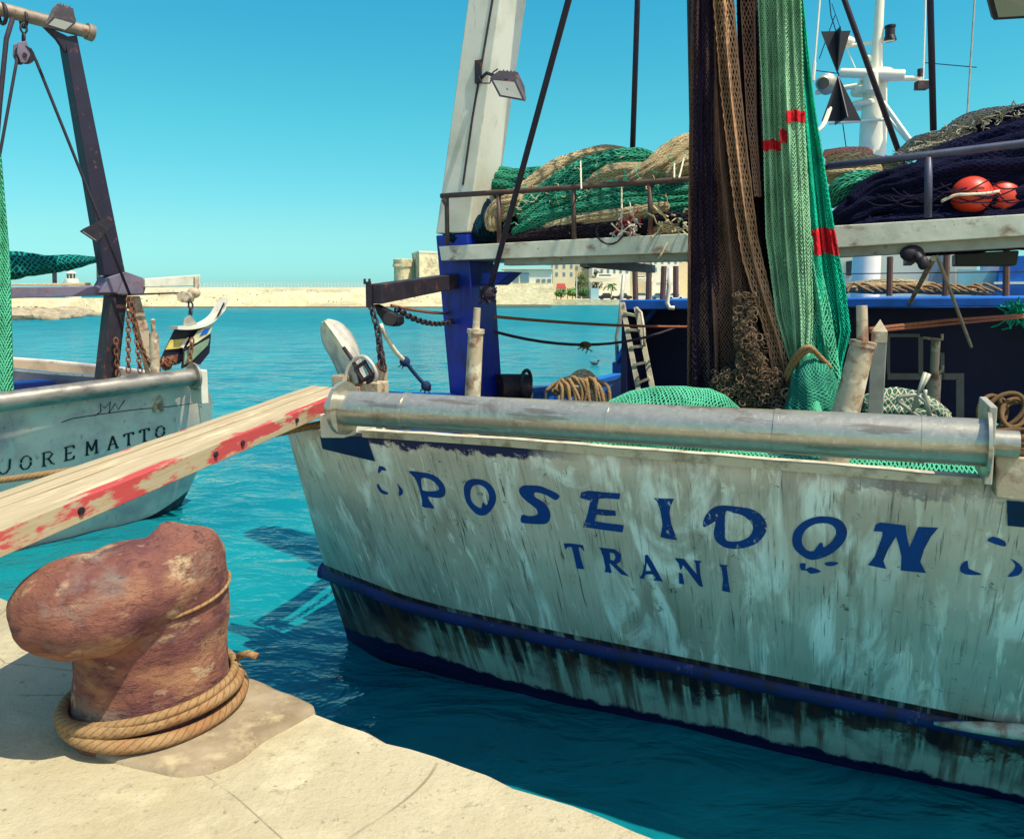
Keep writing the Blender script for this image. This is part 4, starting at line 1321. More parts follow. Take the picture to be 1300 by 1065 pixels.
# trawl door standing at the port quarter
door = thing('trawl_door', pt(465, 500, -.6), 'pale pointed trawl board with a central ridge standing behind the end of the gangplank', 'trawl board')
dm = Mat('door_steel', rgb('c9c5b8'), .5, .2); dm.spots(rgb('85807f'), 6, .42, .65, .8, detail=7); dm.spots(rgb('e8dcae'), 5, .58, .7, .8, off=(3, 1, 1)); dm.bump(dm.noise(30, detail=7), .4, .004)
LEAF = [(412, 410), (421, 408), (436, 416), (447, 430), (455, 448), (463, 478), (452, 482), (434, 478), (425, 455), (413, 436), (410, 420)]
RID = [(414, 412), (424, 424), (436, 441), (446, 455), (454, 470), (458, 486)]
mb = MB()
N_ = 14
def lf(v):      # left and right outline at v from tip to root
    l = crom([V((x, y)) for x, y in ((412, 409), (410, 420), (413, 436), (424, 456), (434, 478), (440, 490))], 6)
    r = crom([V((x, y)) for x, y in ((415, 408), (431, 412), (444, 425), (452, 442), (458, 464), (466, 482))], 6)
    m = crom([V((x, y)) for x, y in ((413, 409), (422, 421), (433, 437), (443, 453), (450, 468), (457, 486))], 6)
    k = v * (len(l) - 1); i = min(int(k), len(l) - 2); f = k - i
    return [a[i].lerp(a[i + 1], f) for a in (l, m, r)]
def DP(u, v, th=0):
    l, m, r = lf(v)
    if u < .5: q = l.lerp(m, u * 2); dt = -.16 * (u * 2)
    else: q = m.lerp(r, u * 2 - 1); dt = -.16 + .26 * (u * 2 - 1) ** 1.0
    return pt(q.x, q.y, -.25 + dt * (.3 + v * .7) + th)
mb.grid(lambda u, v: DP(u, v), 14, 20)
leaf = out(mb, 'board', dm.m, door, smooth=20, solid=.018)
mb = MB()
mb.tube([pt(x, y, -.42 + .0) for x, y in RID[2:]], .012, 6)
out(mb, 'ridge', M['darksteel'], door, smooth=True)
mb = MB()
ringp = crom([pt(x, y, -.42) for x, y in ((438, 485), (442, 468), (452, 455), (462, 453), (472, 462), (478, 475), (476, 484))], 5)
mb.tube(ringp, .013, 8)
bail = out(mb, 'towing_bail', dm.m, door, smooth=True)
mb = MB()
for a, b in (((451, 468), (464, 459)), ((451, 468), (461, 483)), ((461, 483), (477, 474)), ((464, 462), (473, 478)), ((466, 486), (478, 479))):
    mb.tube([pt(*a, -.42), pt(*b, -.42)], .013, 6)
out(mb, 'bracket', M['darksteel'], door)
mb = MB()
q = [(458, 490), (487, 497), (489, 468), (481, 460), (474, 463)]
P_ = [pt(x, y, -.2) for x, y in q]; mb.hexa(P_, [p + NV * .03 for p in P_])
out(mb, 'chain_plate', M['rustlight'], door)
mb = MB(); mb.box(pt(434, 483, -.4), .09, .09, .07, DV, NV, ZV); mb.box(pt(468, 492, -.3), .22, .12, .08, DV, NV, ZV)
out(mb, 'foot_block', M['rustlight'], door, bevel=.008)

# ---------- ladder
lad = thing('ladder', pt(815, 500, 3.3), 'old white metal ladder leaning against the cabin corner', 'ladder')
mb = MB()
lm = simple('ladder_paint', 'c9c1a8', .6, .1, .35, 10, .3, rust=.2)
LA = (pt(790, 384, 3.5), pt(812, 502, 3.2)); LB_ = (pt(808, 391, 3.5), pt(829, 496, 3.2))
for A in (LA, LB_):
    d = (A[1] - A[0]).normalized()
    mb.box((A[0] + A[1]) / 2, .05, .03, (A[1] - A[0]).length, DV, d.cross(DV).normalized(), d)
out(mb, 'side_rail', lm, lad)
for k in (.10, .28, .47, .66, .85):
    mb = MB()
    a, b = LA[0].lerp(LA[1], k + .02), LB_[0].lerp(LB_[1], k)
    d = (b - a)
    mb.box((a + b) / 2, d.length, .07, .025, d.normalized(), NV, d.normalized().cross(NV).normalized())
    out(mb, 'rung', lm, lad)
mb = MB(); mb.tube([pt(808, 391, 3.5), pt(814, 397, 3.4), pt(818, 420, 3.35), pt(818, 440, 3.3)], .015, 6)
out(mb, 'hand_loop', lm, lad, smooth=True)

# ================================================================== hanging nets
def pieces(tab, y):
    if y <= tab[0][0]: 
        (y0, x0), (y1, x1) = tab[0], tab[1]; return x0 + (x1 - x0) * (y - y0) / (y1 - y0)
    for (y0, x0), (y1, x1) in zip(tab, tab[1:]):
        if y <= y1:
            f = (y - y0) / (y1 - y0)
            return x0 + (x1 - x0) * f
    return tab[-1][1]
def curtain(parent, name, Lt, Rt, y0, y1, t, fold, nf, smat, gmat, nu, nv, r=.0035, ph=0, backs=True, tw=None, ragged=0, lift=.012):
    def P(u, v, o=0):
        y = y0 + (y1 - y0) * v
        xl, xr = pieces(Lt, y), pieces(Rt, y)
        g = 2.2 * noise.noise(V((u * nf * 1.7 + .5 * math.sin(v * 4 + ph), v * 1.8, ph * 3.1)))
        g2 = 2.5 * noise.noise(V((u * nf * 4.5, v * 5, ph * 1.7)))
        x = xl + (xr - xl) * min(1, max(0, u + .25 / nf / 2 * math.cos(nf * 2 * PI * u + ph + 1.3 * math.sin(v * 3 + ph)) * (1 if .05 < u < .95 else 0)))
        x += ragged * noise.noise(V((0 if u < .5 else 5, y * .02, ph))) * (abs(u - .5) * 2) ** 3
        tt = t + (tw(v) if tw else 0) + fold * g + fold * .4 * g2 + o
        return pt(x, y, tt)
    if backs:
        mb = MB()
        ya, yb = y0, y1
        Wd = (P(1, .5) - P(0, .5)).length * 1.8; Hh = (P(.5, 1) - P(.5, 0)).length
        mb.grid(lambda u, v: P(u, v, lift + .01), max(24, nf * 10), 60, uvf=lambda u, v: (u * Wd, v * Hh))
        out(mb, name + '_backing' if False else 'net_fold', gmat, parent, smooth=True)
    mb = MB()
    net_sheet(mb, lambda u, v: P(u, v), nu, nv, r)
    return out(mb, 'net_layer', smat, parent), P
def meshback(name, c, k=.5):
    m = Mat(name, rgb(c), .95, 0, .05)
    m.spots(tuple(q * k for q in rgb(c)[:3]), 14, .42, .6, .9, detail=8, stretch=(1, 1, .6))
    m.bump(m.noise(40, detail=6, stretch=(1, 1, .5)), .8, .02)
    return m.m
gb = thing('hanging_net', pt(925, 500, .5), 'dark brown trawl net hanging in a tall bundle left of the green net', 'fishing net')
# dark body of the bundle
LB1 = [(-90, 876), (0, 878), (150, 875), (330, 873), (490, 872)]
mb_dark = netmat('dark_bundle_netting', '56403c', '241a26', 34)
curtain(gb, 'a', LB1, [(-90, 925), (0, 925), (200, 935), (330, 950), (490, 965)], -90, 492, .50, .05, 3, M['sbrown'], mb_dark, 40, 190, .0024, 1.0)
curtain(gb, 'b', [(-90, 935), (0, 935), (200, 940), (330, 948), (490, 955)], [(-90, 976), (0, 976), (200, 980), (330, 990), (420, 1006), (490, 1016)], -90, 500, .56, .04, 3, M['sdark'], mb_dark, 16, 120, .003, 2.0)
curtain(gb, 'c', [(-90, 904), (0, 905), (120, 915), (250, 930), (330, 942), (430, 972), (500, 985)], [(-90, 932), (0, 932), (100, 940), (200, 950), (300, 962), (380, 980), (440, 1000), (500, 1010)], -90, 500, .42, .03, 2, M['stan'], netmat('tan_bundle', '4a3434', '1a1226', 30), 12, 84, .0042, .5)
curtain(gb, 'd', [(-90, 938), (0, 940), (150, 948), (250, 958)], [(-90, 958), (0, 960), (150, 962), (250, 968)], -90, 250, .46, .02, 1, M['sbrown'], mb_dark, 7, 60, .0032, 3.5)
curtain(gb, 'e', [(-90, 882), (490, 878)], [(-90, 905), (490, 915)], -90, 490, .46, .03, 2, M['sdark'], mb_dark, 12, 130, .0028, 4.5)
# ragged hank at the foot of the brown net
mb = MB()
for k in range(620):
    f = R()
    if f < .55: x, y = U(905, 990), U(470, 514)
    elif f < .85: x, y = 950 + U(-14, 22) , U(425, 500)
    else: x, y = 947 + U(-14, 12), U(372, 440)
    c_ = pt(x, y, .33 + U(-.05, .08))
    mb.torus(c_, V((U(-1, 1), -1.2, U(-1, 1))), U(.008, .022), U(.0028, .005), 7, 4, sx=U(.5, 1.6), xdir=V((U(-1, 1), U(-1, 1), U(-1, 1))))
out(mb, 'frayed_tuft', strand('tuft_twine', '7a6552', .35), gb)
mb = MB()
bundle(mb, [pt(903, 482, .4), pt(925, 492, .4), pt(950, 488, .4), pt(985, 505, .38), pt(1003, 535, .35)], [.05, .07, .09, .09, .1], 5, 26, 3)
bundle(mb, [pt(946, 380, .44), pt(955, 440, .43), pt(962, 480, .42), pt(975, 515, .4)], [.03, .06, .09, .1], 5, 26, 5)
out(mb, 'net_fold', netmat('brown_hank', '7a6650', '251c28', 34), gb, smooth=True)
mb = MB()
for k in range(8):
    c_ = pt(1022 - k * 3.2 + U(-1, 1), 512 - k * 1.5 + U(-4, 4), .3)
    mb.torus(c_, V((U(-.4, .4), -1, U(-.4, .4))), .028, .005, 8, 5)
out(mb, 'mesh_ring', M['stan'], gb)

gg = thing('hanging_net', pt(1020, 520, .45), 'tall green trawl net with red bands hanging right of the brown net', 'fishing net')
GL1 = [(-90, 960), (0, 962), (150, 968), (300, 972), (400, 985), (470, 1005)]
GR1 = [(-90, 986), (0, 986), (150, 990), (300, 996), (400, 1005), (470, 1015)]
gpale = netmat('pale_green_netting', '6fa582', '14483c', 34)
gmid = netmat('mid_green_netting', '3aa583', '0b4b42', 30)
gteal = netmat('teal_green_netting', '0f9a80', '053f3c', 30)
sp = strand('pale_green_twine', '93c79c', .7)
_, PA = curtain(gg, 'a', GL1, GR1, -90, 462, .42, .025, 3, sp, gpale, 15, 180, .0026, .4)
_, PC = curtain(gg, 'b', [(-90, 984), (0, 985), (150, 990), (300, 996), (440, 1008)], [(-90, 1016), (0, 1018), (150, 1022), (300, 1030), (400, 1033), (440, 1030)], -90, 446, .36, .02, 3, sp, gpale, 18, 220, .0025, 1.4)
_, PT = curtain(gg, 'c', [(-90, 1010), (0, 1012), (150, 1020), (300, 1028), (440, 1036), (525, 1046)], [(-90, 1016), (0, 1020), (60, 1026), (100, 1030), (150, 1037), (210, 1047), (310, 1063), (360, 1073), (420, 1081), (460, 1070), (525, 1062)], -90, 528, .46, .025, 3, M['steal'], gteal, 24, 190, .0026, 2.4)
curtain(gg, 'd', [(300, 1020), (525, 1040)], [(300, 1034), (400, 1056), (525, 1075)], 300, 528, .42, .02, 2, M['sgreen'], gmid, 12, 60, .0032, .4)
mb = MB()
for x, t in ((905, .5), (930, .5), (958, .5), (985, .42), (1004, .4)):
    a = pt(x, -88, t); b = pt(x + 3, -430, TG + .15); mb.tube([a, b], .012, 6)
out(mb, 'hoist_rope', M['ropedark'], boat)
# red marker bands woven into the same folds
def band_(Pf, y0, y1, ya, yb, u0, u1, nu, nv, lift=-.006):
    mb = MB()
    va, vb_ = (ya - y0) / (y1 - y0), (yb - y0) / (y1 - y0)
    net_sheet(mb, lambda u, v: Pf(u0 + (u1 - u0) * u, va + (vb_ - va) * v + .004 * math.sin(u * 9), lift), nu, nv, .0036, .25)
    net_sheet(mb, lambda u, v: Pf(u0 + (u1 - u0) * u, va + (vb_ - va) * v, lift + .004), int(nu * .8), nv, .0034, .3)
    out(mb, 'red_band', M['sred'], gg)
band_(PC, -90, 446, 141, 154, .22, 1, 26, 5); band_(PC, -90, 446, 165, 180, -.02, .22, 9, 6); band_(PA, -90, 462, 179, 190, .0, 1, 22, 5); band_(PT, -90, 528, 291, 322, .1, .98, 30, 9)
# tie rope and flared foot
mb = MB()
bundle(mb, [pt(1020, 436, .40), pt(1026, 452, .38), pt(1032, 480, .3), pt(1036, 530, .24), pt(1040, 590, .2)], [.045, .06, .115, .17, .2], 7, 40, 8, .12)
foot = out(mb, 'net_foot', netmat('foot_green_netting', '4fae8c', '14574a', 60), gg, smooth=True)
mb = MB()
def FP(u, v):
    y = 448 + v * 85
    xl = pieces([(448, 1014), (470, 1008), (533, 1004)], y); xr = pieces([(448, 1034), (480, 1052), (533, 1068)], y)
    x = xl + (xr - xl) * u
    return pt(x, y, .36 - .20 * math.sin(PI * u) * (.35 + v) - .05 * v)
net_sheet(mb, FP, 26, 40, .0028)
out(mb, 'net_layer', M['sgreen'], gg)
mb = MB()
tie = crom([pt(997, 478, .33), pt(1006, 458, .26), pt(1018, 444, .22), pt(1028, 441, .22), pt(1038, 450, .24), pt(1054, 467, .3)], 6)
mb.tube(tie, .014, 8); mb.tube([p + V((.012, 0, -.02)) for p in tie[:20]], .013, 8)
out(mb, 'tie_rope', M['rope'], gg, smooth=True)

# ================================================================== net heaps on the stern deck
def heap(root, lst, mat, name='net_fold'):
    for pts, seed in lst:
        mb = MB()
        bundle(mb, [pt(x, y, t) for x, y, t, r in pts], [r for x, y, t, r in pts], 6, 56, seed)
        out(mb, name, mat, root, smooth=True)
def fuzz(root, xs, n, mat, L=.05, name='fringe', r=.0035):
    mb = MB()
    for k in range(n):
        x, y, t = xs()
        p = [pt(x, y, t)]
        d = V((U(-1, 1), U(-1, 1), U(-1, .6)))
        for q in range(4):
            p.append(p[-1] + (d + V((U(-1, 1), U(-1, 1), U(-1, 1))) * .8) * (L / 4))
        mb.tube(p, r, 4)
    out(mb, name, mat, root, kind='stuff')
g1 = thing('net_pile', pt(850, 560, .15), 'light green net heaped behind the stern roller below the brown net', 'fishing net')
mb = MB()
def pile(Xt, y_bot, t0, t1, seed, amp=.05):
    """a mound: crest line Xt [(x,y)], front at y_bot"""
    def P(u, v):
        x = Xt[0][0] + (Xt[-1][0] - Xt[0][0]) * u
        yc = pieces([(a, b) for a, b in Xt], x)
        c = pt(x, yc, (t0 + t1) / 2)
        half = (t1 - t0) / 2
        a = (v - .5) * PI * 1.15
        hh = c.z - .95
        p = c + NV * (half * math.sin(a)) - ZV * (hh * (1 - max(0, math.cos(a)) ** .8))
        p.z = max(p.z, .97)
        p += V((noise.noise(p * 5 + V((seed, 0, 0))), noise.noise(p * 5 + V((0, seed, 0))), noise.noise(p * 4 + V((0, 0, seed))))) * amp * (.4 + abs(math.sin(a)))
        q_ = st(p); lim = -q_[2] * math.tan(RK) + .10
        if q_[1] < lim: p += NV * (lim - q_[1])
        return p
    return P
PP = pile([(750, 528), (775, 508), (800, 498), (830, 491), (870, 490), (900, 493), (922, 503), (945, 525)], 0, -.22, .42, 1, .04)
mb.grid(PP, 60, 30, uvf=lambda u, v: (u * 1.3, v * 1.4))
out(mb, 'net_body', netmat('mound_green_netting', '4bbd95', '0a3a38', 22), g1, smooth=True)
mb = MB(); net_sheet(mb, lambda u, v: PP(u, v * .62) - NV * .008 + ZV * .006, 46, 42, .0036)
out(mb, 'net_layer', M['sgreen'], g1)
g2 = thing('net_pile', pt(1000, 600, 0), 'low green net showing through the gap between stern roller and rail', 'fishing net')
mb = MB()
PP2 = pile([(560, 585), (680, 570), (760, 562), (900, 572), (1060, 585), (1150, 580), (1250, 590)], 0, -.33, .1, 4, .03)
mb.grid(PP2, 120, 20, uvf=lambda u, v: (u * 3.6, v * 1.2))
out(mb, 'net_body', netmat('low_green_netting', '4cc29a', '0c4c43', 22), g2, smooth=True)
mb = MB(); net_sheet(mb, lambda u, v: PP2(u, v * .6) - NV * .006 + ZV * .005, 120, 22, .0034)
out(mb, 'net_layer', M['sgreen'], g2)
g3 = thing('tarpaulin', pt(1270, 600, 0), 'smooth teal green tarpaulin behind the right end of the stern roller', 'tarpaulin')
mb = MB()
PP3 = pile([(1215, 540), (1240, 531), (1262, 533), (1290, 545), (1350, 560), (1420, 580)], 0, -.2, .5, 7, .03)
mb.grid(PP3, 40, 24)
tm = Mat('teal_tarpaulin', rgb('128f7c'), .5); tm.spots(rgb('0a6a60'), 4, .45, .65, .7); tm.bump(tm.noise(6, detail=4), .4, .02)
out(mb, 'sheet', tm.m, g3, smooth=True)
mb = MB()
for c_, ax_, rr in ((pt(1256, 519, 0), V((.2, -1, .3)), .05), (pt(1275, 521, 0), V((-.3, -1, .2)), .065), (pt(1287, 524, .02), V((.1, -1, .6)), .055), (pt(1264, 526, .03), V((.4, -1, .2)), .06), (pt(1300, 530, .0), V((0, -.6, 1)), .09)):
    mb.torus(c_, ax_, rr, .011, 24, 8, sx=1.5)
out(mb, 'rope_coil', M['rope'], None, 'loose coil of tan rope lying on the teal tarpaulin', 'rope', smooth=True)
g4 = thing('net_pile', pt(1200, 540, .6), 'small pile of pale mixed netting behind the square steel post', 'fishing net')
heap(g4, [([(1095, 525, .5, .08), (1140, 522, .5, .12), (1175, 527, .45, .1), (1200, 540, .4, .07)], 2)], netmat('pale_mixed', 'd2c9ab', '3c6b5f', 30))
g5 = thing('rope_pile', pt(735, 530, .7), 'cream rope and netting draped over a dark box by the left bulwark', 'rope pile')
heap(g5, [([(703, 498, .7, .03), (715, 490, .7, .045), (735, 487, .7, .05), (755, 494, .68, .04), (764, 512, .65, .035), (766, 545, .62, .03)], 3), ([(712, 498, .6, .04), (730, 494, .6, .05), (750, 500, .6, .05), (756, 530, .58, .05)], 5), ([(722, 486, .75, .03), (740, 478, .75, .05), (758, 488, .75, .03)], 9)], netmat('cream_rope_pile', 'd8c8a2', '8d7a5e', 70, stretch=.3), 'rope_fold')
mb = MB(); 
for k in range(13):
    x = 702 + k * 4.6
    mb.tube(crom([pt(x - 6 + U(-4, 4), 500 + U(-5, 5), .56), pt(x + 2 + U(-5, 5), 481 + U(-4, 6), .6), pt(x + 10 + U(-6, 6), 490 + U(-6, 6), .55), pt(x + 14 + U(-4, 4), 512, .53)], 5), .013, 6)
out(mb, 'rope_fold', M['rope'], g5, smooth=True)
mb = MB(); mb.box(V((pt(728, 520, .75).x, pt(728, 520, .75).y, 1.3)), .55, .4, .68, DV, NV, ZV)
out(mb, 'fish_box', simple('dark_box', '2b2832', .6), None, 'dark box under the cream rope by the left bulwark', 'box', bevel=.01)
mb = MB()
mb.cyl(pt(632, 492, 1.3), pt(668, 492, 1.5), .11, n=18)
mb.torus(pt(668, 486, 1.4), DV, .10, .015, 20, 8)
mb.box(V((pt(650, 505, 1.4).x, pt(650, 505, 1.4).y, 1.15)), .35, .35, .5, DV, NV, ZV)
out(mb, 'winch_drum', M['darksteel'], boat, smooth=40)

# ================================================================== heap on the platform, left
h1 = thing('net_heap', pt(740, 300, 1.3), 'long heap of green and cream nets on the platform left of the hanging brown net', 'fishing net')
mixg = netmat('heap_green_netting', '4bb28e', '0b4238', 62, stretch=.3)
mixc = netmat('heap_cream_netting', 'd8c69c', '8d7a5c', 62, stretch=.3)
mixd = netmat('heap_dark_netting', '3d3336', '12101f', 62, stretch=.3)
heap(h1, [([(600, 255, 1.35, .05), (612, 238, 1.4, .10), (640, 235, 1.4, .12), (690, 236, 1.4, .13), (740, 238, 1.45, .15)], 1),
          ([(655, 275, 1.1, .07), (690, 252, 1.15, .09), (740, 218, 1.2, .09), (790, 205, 1.25, .08), (820, 202, 1.3, .04)], 2),
          ([(770, 208, 1.3, .05), (795, 202, 1.3, .07), (822, 204, 1.35, .06), (838, 214, 1.35, .03)], 3),
          ([(660, 285, 1.05, .05), (700, 262, 1.1, .08), (760, 252, 1.1, .08), (820, 250, 1.1, .08), (885, 246, 1.1, .08)], 4),
          ([(650, 300, 1.0, .04), (690, 280, 1.05, .07), (760, 265, 1.05, .07), (840, 262, 1.05, .07), (890, 258, 1.1, .07)], 5),
          ([(830, 232, 1.15, .04), (860, 228, 1.15, .06), (890, 224, 1.2, .07)], 6)], mixg)
heap(h1, [([(640, 262, 1.12, .05), (665, 246, 1.2, .07), (700, 222, 1.3, .08), (740, 204, 1.4, .08), (775, 195, 1.45, .06), (800, 196, 1.5, .04)], 7),
          ([(735, 240, 1.2, .05), (770, 228, 1.2, .09), (805, 222, 1.2, .09), (840, 218, 1.25, .08), (890, 208, 1.3, .08)], 8),
          ([(795, 232, 1.05, .04), (830, 215, 1.1, .08), (855, 200, 1.2, .11), (885, 192, 1.3, .12), (930, 195, 1.3, .10)], 9),
          ([(625, 292, 1.05, .04), (628, 275, 1.1, .07), (645, 262, 1.1, .08), (665, 258, 1.1, .06)], 10),
          ([(690, 290, 1.0, .03), (740, 280, 1.0, .045), (800, 272, .99, .045), (850, 262, 1.0, .04)], 11),
          ([(845, 225, 1.02, .03), (865, 212, 1.05, .05), (890, 205, 1.1, .06)], 21)], mixc)
heap(h1, [([(570, 300, 1.5, .05), (640, 298, 1.3, .14), (740, 285, 1.3, .16), (840, 275, 1.3, .17), (900, 270, 1.3, .17)], 12),
          ([(640, 305, 1.0, .03), (700, 298, 1.0, .06), (780, 292, 1.0, .07), (850, 285, 1.0, .07), (890, 283, 1.0, .07)], 13)], mixd)
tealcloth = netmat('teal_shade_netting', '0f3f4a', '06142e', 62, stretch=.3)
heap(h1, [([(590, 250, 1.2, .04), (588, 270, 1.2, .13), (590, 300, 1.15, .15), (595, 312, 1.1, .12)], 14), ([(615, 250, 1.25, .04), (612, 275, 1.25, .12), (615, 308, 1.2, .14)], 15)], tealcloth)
def on_heap():
    x = U(640, 880); yt = pieces([(640, 240), (700, 215), (770, 195), (830, 205), (880, 180)], x)
    return x, U(yt, 298), U(.93, 1.08)
fuzz(h1, on_heap, 90, M['scream'], .07, r=.0025)
fuzz(h1, on_heap, 90, M['steal'], .07, r=.0025)
fuzz(h1, lambda: (U(785, 815), U(276, 302), U(.9, 1.0)), 60, M['ropewhite'], .14, r=.005, name='rope_tangle')
fuzz(h1, lambda: (U(795, 806), U(276, 290), U(.9, .95)), 18, M['red'], .10, r=.006, name='rope_tangle')
fuzz(h1, lambda: (U(832, 868), U(280, 300), U(.9, 1.0)), 50, M['scream'], .14, r=.006, name='rope_tangle')
heap(h1, [([(828, 297, .96, .03), (845, 289, .96, .045), (866, 292, .96, .03)], 31)], mixc)
mb = MB()
for x0, y0, x1, y1 in ((737, 205, 738, 240), (856, 208, 856, 226), (868, 200, 862, 226), (789, 232, 790, 300)):
    mb.tube(sagline(pt(x0, y0, 1.0), pt(x1, y1, .85), .01), .006, 6)
out(mb, 'tie_rope', M['ropewhite'], h1)
# wire loop hanging on the beam
mb = MB(); mb.tube(crom([pt(x, y, TB - .01) for x, y in ((790, 282), (794, 290), (792, 298), (782, 308), (772, 310), (762, 305), (757, 295), (760, 286))], 4), .006, 6)
out(mb, 'wire_loop', M['ropedark'], None, 'thin dark wire loop hanging over the rusty platform beam', 'wire', smooth=True)

# heap on the platform, right
h2 = thing('net_heap', pt(1190, 290, 1.3), 'dark navy net heap with pale grey top behind the orange floats', 'fishing net')
heap(h2, [([(1050, 290, 1.2, .06), (1080, 275, 1.2, .11), (1120, 262, 1.25, .13), (1200, 258, 1.25, .14), (1320, 250, 1.3, .15)], 1),
          ([(1080, 262, 1.15, .05), (1110, 240, 1.2, .08), (1150, 232, 1.2, .10), (1220, 220, 1.25, .13), (1330, 205, 1.3, .15)], 2),
          ([(1150, 240, 1.3, .07), (1190, 215, 1.35, .11), (1250, 195, 1.4, .14), (1330, 185, 1.4, .15)], 3),
          ([(1190, 210, 1.5, .06), (1230, 190, 1.5, .12), (1280, 175, 1.5, .16), (1350, 168, 1.5, .16)], 4),
          ([(1060, 300, 1.05, .04), (1120, 292, 1.0, .08), (1200, 285, 1.05, .07), (1330, 278, 1.3, .08)], 5),
          ([(1100, 300, 1.2, .1), (1200, 290, 1.25, .15), (1330, 280, 1.3, .16)], 6)], M['netdark'])
heap(h2, [([(1135, 205, 1.5, .03), (1165, 186, 1.5, .06), (1200, 178, 1.5, .07), (1235, 160, 1.55, .08), (1275, 152, 1.6, .08), (1350, 148, 1.6, .09)], 7),
          ([(1150, 196, 1.4, .03), (1185, 190, 1.42, .05), (1225, 178, 1.45, .05), (1260, 165, 1.5, .04)], 8)], M['netgrey'])
def grey_top():
    x = U(1140, 1300); return x, pieces([(1140, 200), (1165, 178), (1200, 166), (1240, 148), (1300, 138)], x) + U(0, 16), 1.42 + U(-.05, .1)
fuzz(h2, grey_top, 420, M['sgrey'], .07, r=.003)
heap(h2, [([(1050, 262, 1.3, .04), (1070, 240, 1.3, .08), (1100, 232, 1.35, .08), (1125, 226, 1.4, .04)], 9)], mixg)
heap(h2, [([(1048, 210, 1.5, .05), (1080, 205, 1.5, .07), (1110, 208, 1.5, .06), (1150, 212, 1.5, .04)], 10), ([(1045, 222, 1.4, .06), (1080, 220, 1.4, .07), (1120, 220, 1.4, .05)], 11)], mixc)
mb = MB(); bundle(mb, [pt(1045, 197, 1.5), pt(1070, 193, 1.5), pt(1098, 194, 1.5), pt(1106, 199, 1.5)], [.03, .035, .035, .02], 5, 18, 4, .4)
out(mb, 'rope_fold', netmat('red_rope_netting', 'e06a5c', 'b8a58c', 44), h2, smooth=True)
mb = MB()
for k in range(26):
    x = 1090 + U(0, 200); y = 232 + U(0, 55)
    mb.tube(crom([pt(x, y, 1.02 + U(-.02, .05)), pt(x + U(15, 30), y + U(2, 16), .98), pt(x + U(45, 80), y + U(-8, 12), 1.0)], 5), .004, 5)
out(mb, 'fringe', M['sdark'], h2, kind='stuff')
# floats
fl = thing('fishing_float', pt(1233, 248, .92) - ZV * .12, 'orange ball float nearer the guard rail, left one of the pair', 'float')
c1_ = pt(1233, 248, 1.10)
mb = MB(); mb.ell(c1_, .112, .112, .108, 28, 18)
out(mb, 'ball', M['buoy'], fl, smooth=True)
mb = MB(); mb.torus(c1_ - NV * .105 - DV * .03, -NV - DV * .3, .018, .007, 14, 6)
out(mb, 'eye', M['buoy'], fl, smooth=True)
fl2 = fl.copy(); COL.objects.link(fl2); fl2.location = fl.location + (pt(1270, 251, 1.22) - c1_)
fl2['label'] = 'orange ball float half hidden behind its neighbour, right one of the pair'
fl['group'] = fl2['group'] = 'orange floats on the net heap'
for ch in list(fl.children):
    c = ch.copy(); COL.objects.link(c); c.parent = fl2
mb = MB(); mb.tube(crom([pt(1195, 256, 1.0), pt(1213, 248, .98), pt(1230, 247, .975), pt(1250, 246, 1.0), pt(1268, 243, 1.06)], 5), .009, 6)
out(mb, 'float_rope', M['ropewhite'], None, 'grey cord threaded through the two orange floats', 'rope', smooth=True)
# stuff on the shelter roof
h3 = thing('rope_pile', pt(1130, 374, TW + .8), 'pale rope and fishing gear lying along the blue shelter roof', 'rope pile')
heap(h3, [([(1070, 367, TW + .7, .04), (1110, 366, TW + .7, .05), (1160, 366, TW + .7, .05), (1200, 369, TW + .7, .04), (1260, 371, TW + .7, .03)], 1), ([(1075, 363, TW + 1, .03), (1130, 360, TW + 1, .05), (1190, 364, TW + 1, .04)], 2)], mixc, 'rope_fold')
mb = MB()
for k in range(16):
    x = 1075 + k * 11
    mb.tube(crom([pt(x, 371 + U(-1, 1), TW + .55), pt(x + 8, 362 + U(-2, 3), TW + .6), pt(x + 22, 366 + U(-2, 2), TW + .55), pt(x + 34, 371, TW + .55)], 4), .014, 5)
out(mb, 'rope_fold', M['rope'], h3, smooth=True)
fuzz(h3, lambda: (U(1280, 1300), U(388, 402), 3.0), 50, M['steal'], .12, r=.006, name='net_scrap')
# ================================================================== second trawler (left)
D2 = V((.62, .785, 0)).normalized(); N2 = V((D2.y, -D2.x, 0))     # N2 outward, towards the quay
C1 = V((-3.33, 8.45, 0))
RK2 = math.radians(22)
PN2 = N2 * math.cos(RK2) - ZV * math.sin(RK2)
ZT = 1.57
PB = C1 + ZV * ZT
def pt2(x, y, t): return hit(x, y, C1 - N2 * t, N2)
def hp2(x, y, off=0.0): return hit(x, y, PB, PN2) + PN2 * off
b2 = thing('fishing_boat', (C1.x - 1.2, C1.y - .6, 0), 'smaller grey trawler on the left with black lettering, partly behind the gangplank', 'fishing boat')
R2 = [[(-110, 541), (0, 517), (120, 500), (262, 484)], [(-110, 620), (0, 600), (120, 580), (266, 520)], [(-110, 665), (0, 648), (120, 625), (257, 585)],
      [(-110, 722), (0, 706), (92, 686), (150, 668), (196, 652), (240, 622)], [(-110, 770), (0, 744), (100, 716), (190, 682), (222, 656)], [(-110, 830), (0, 800), (100, 770), (190, 730), (214, 700)]]
RW2 = [[(p.x, p.y) for p in crom([V(q) for q in r], 8)] for r in R2]
def rp2(k, a):
    q = RW2[k]; x = q[0][0] + (q[-1][0] - q[0][0]) * a
    return x, pieces([(a_, b_) for a_, b_ in q], x)
cols2 = []
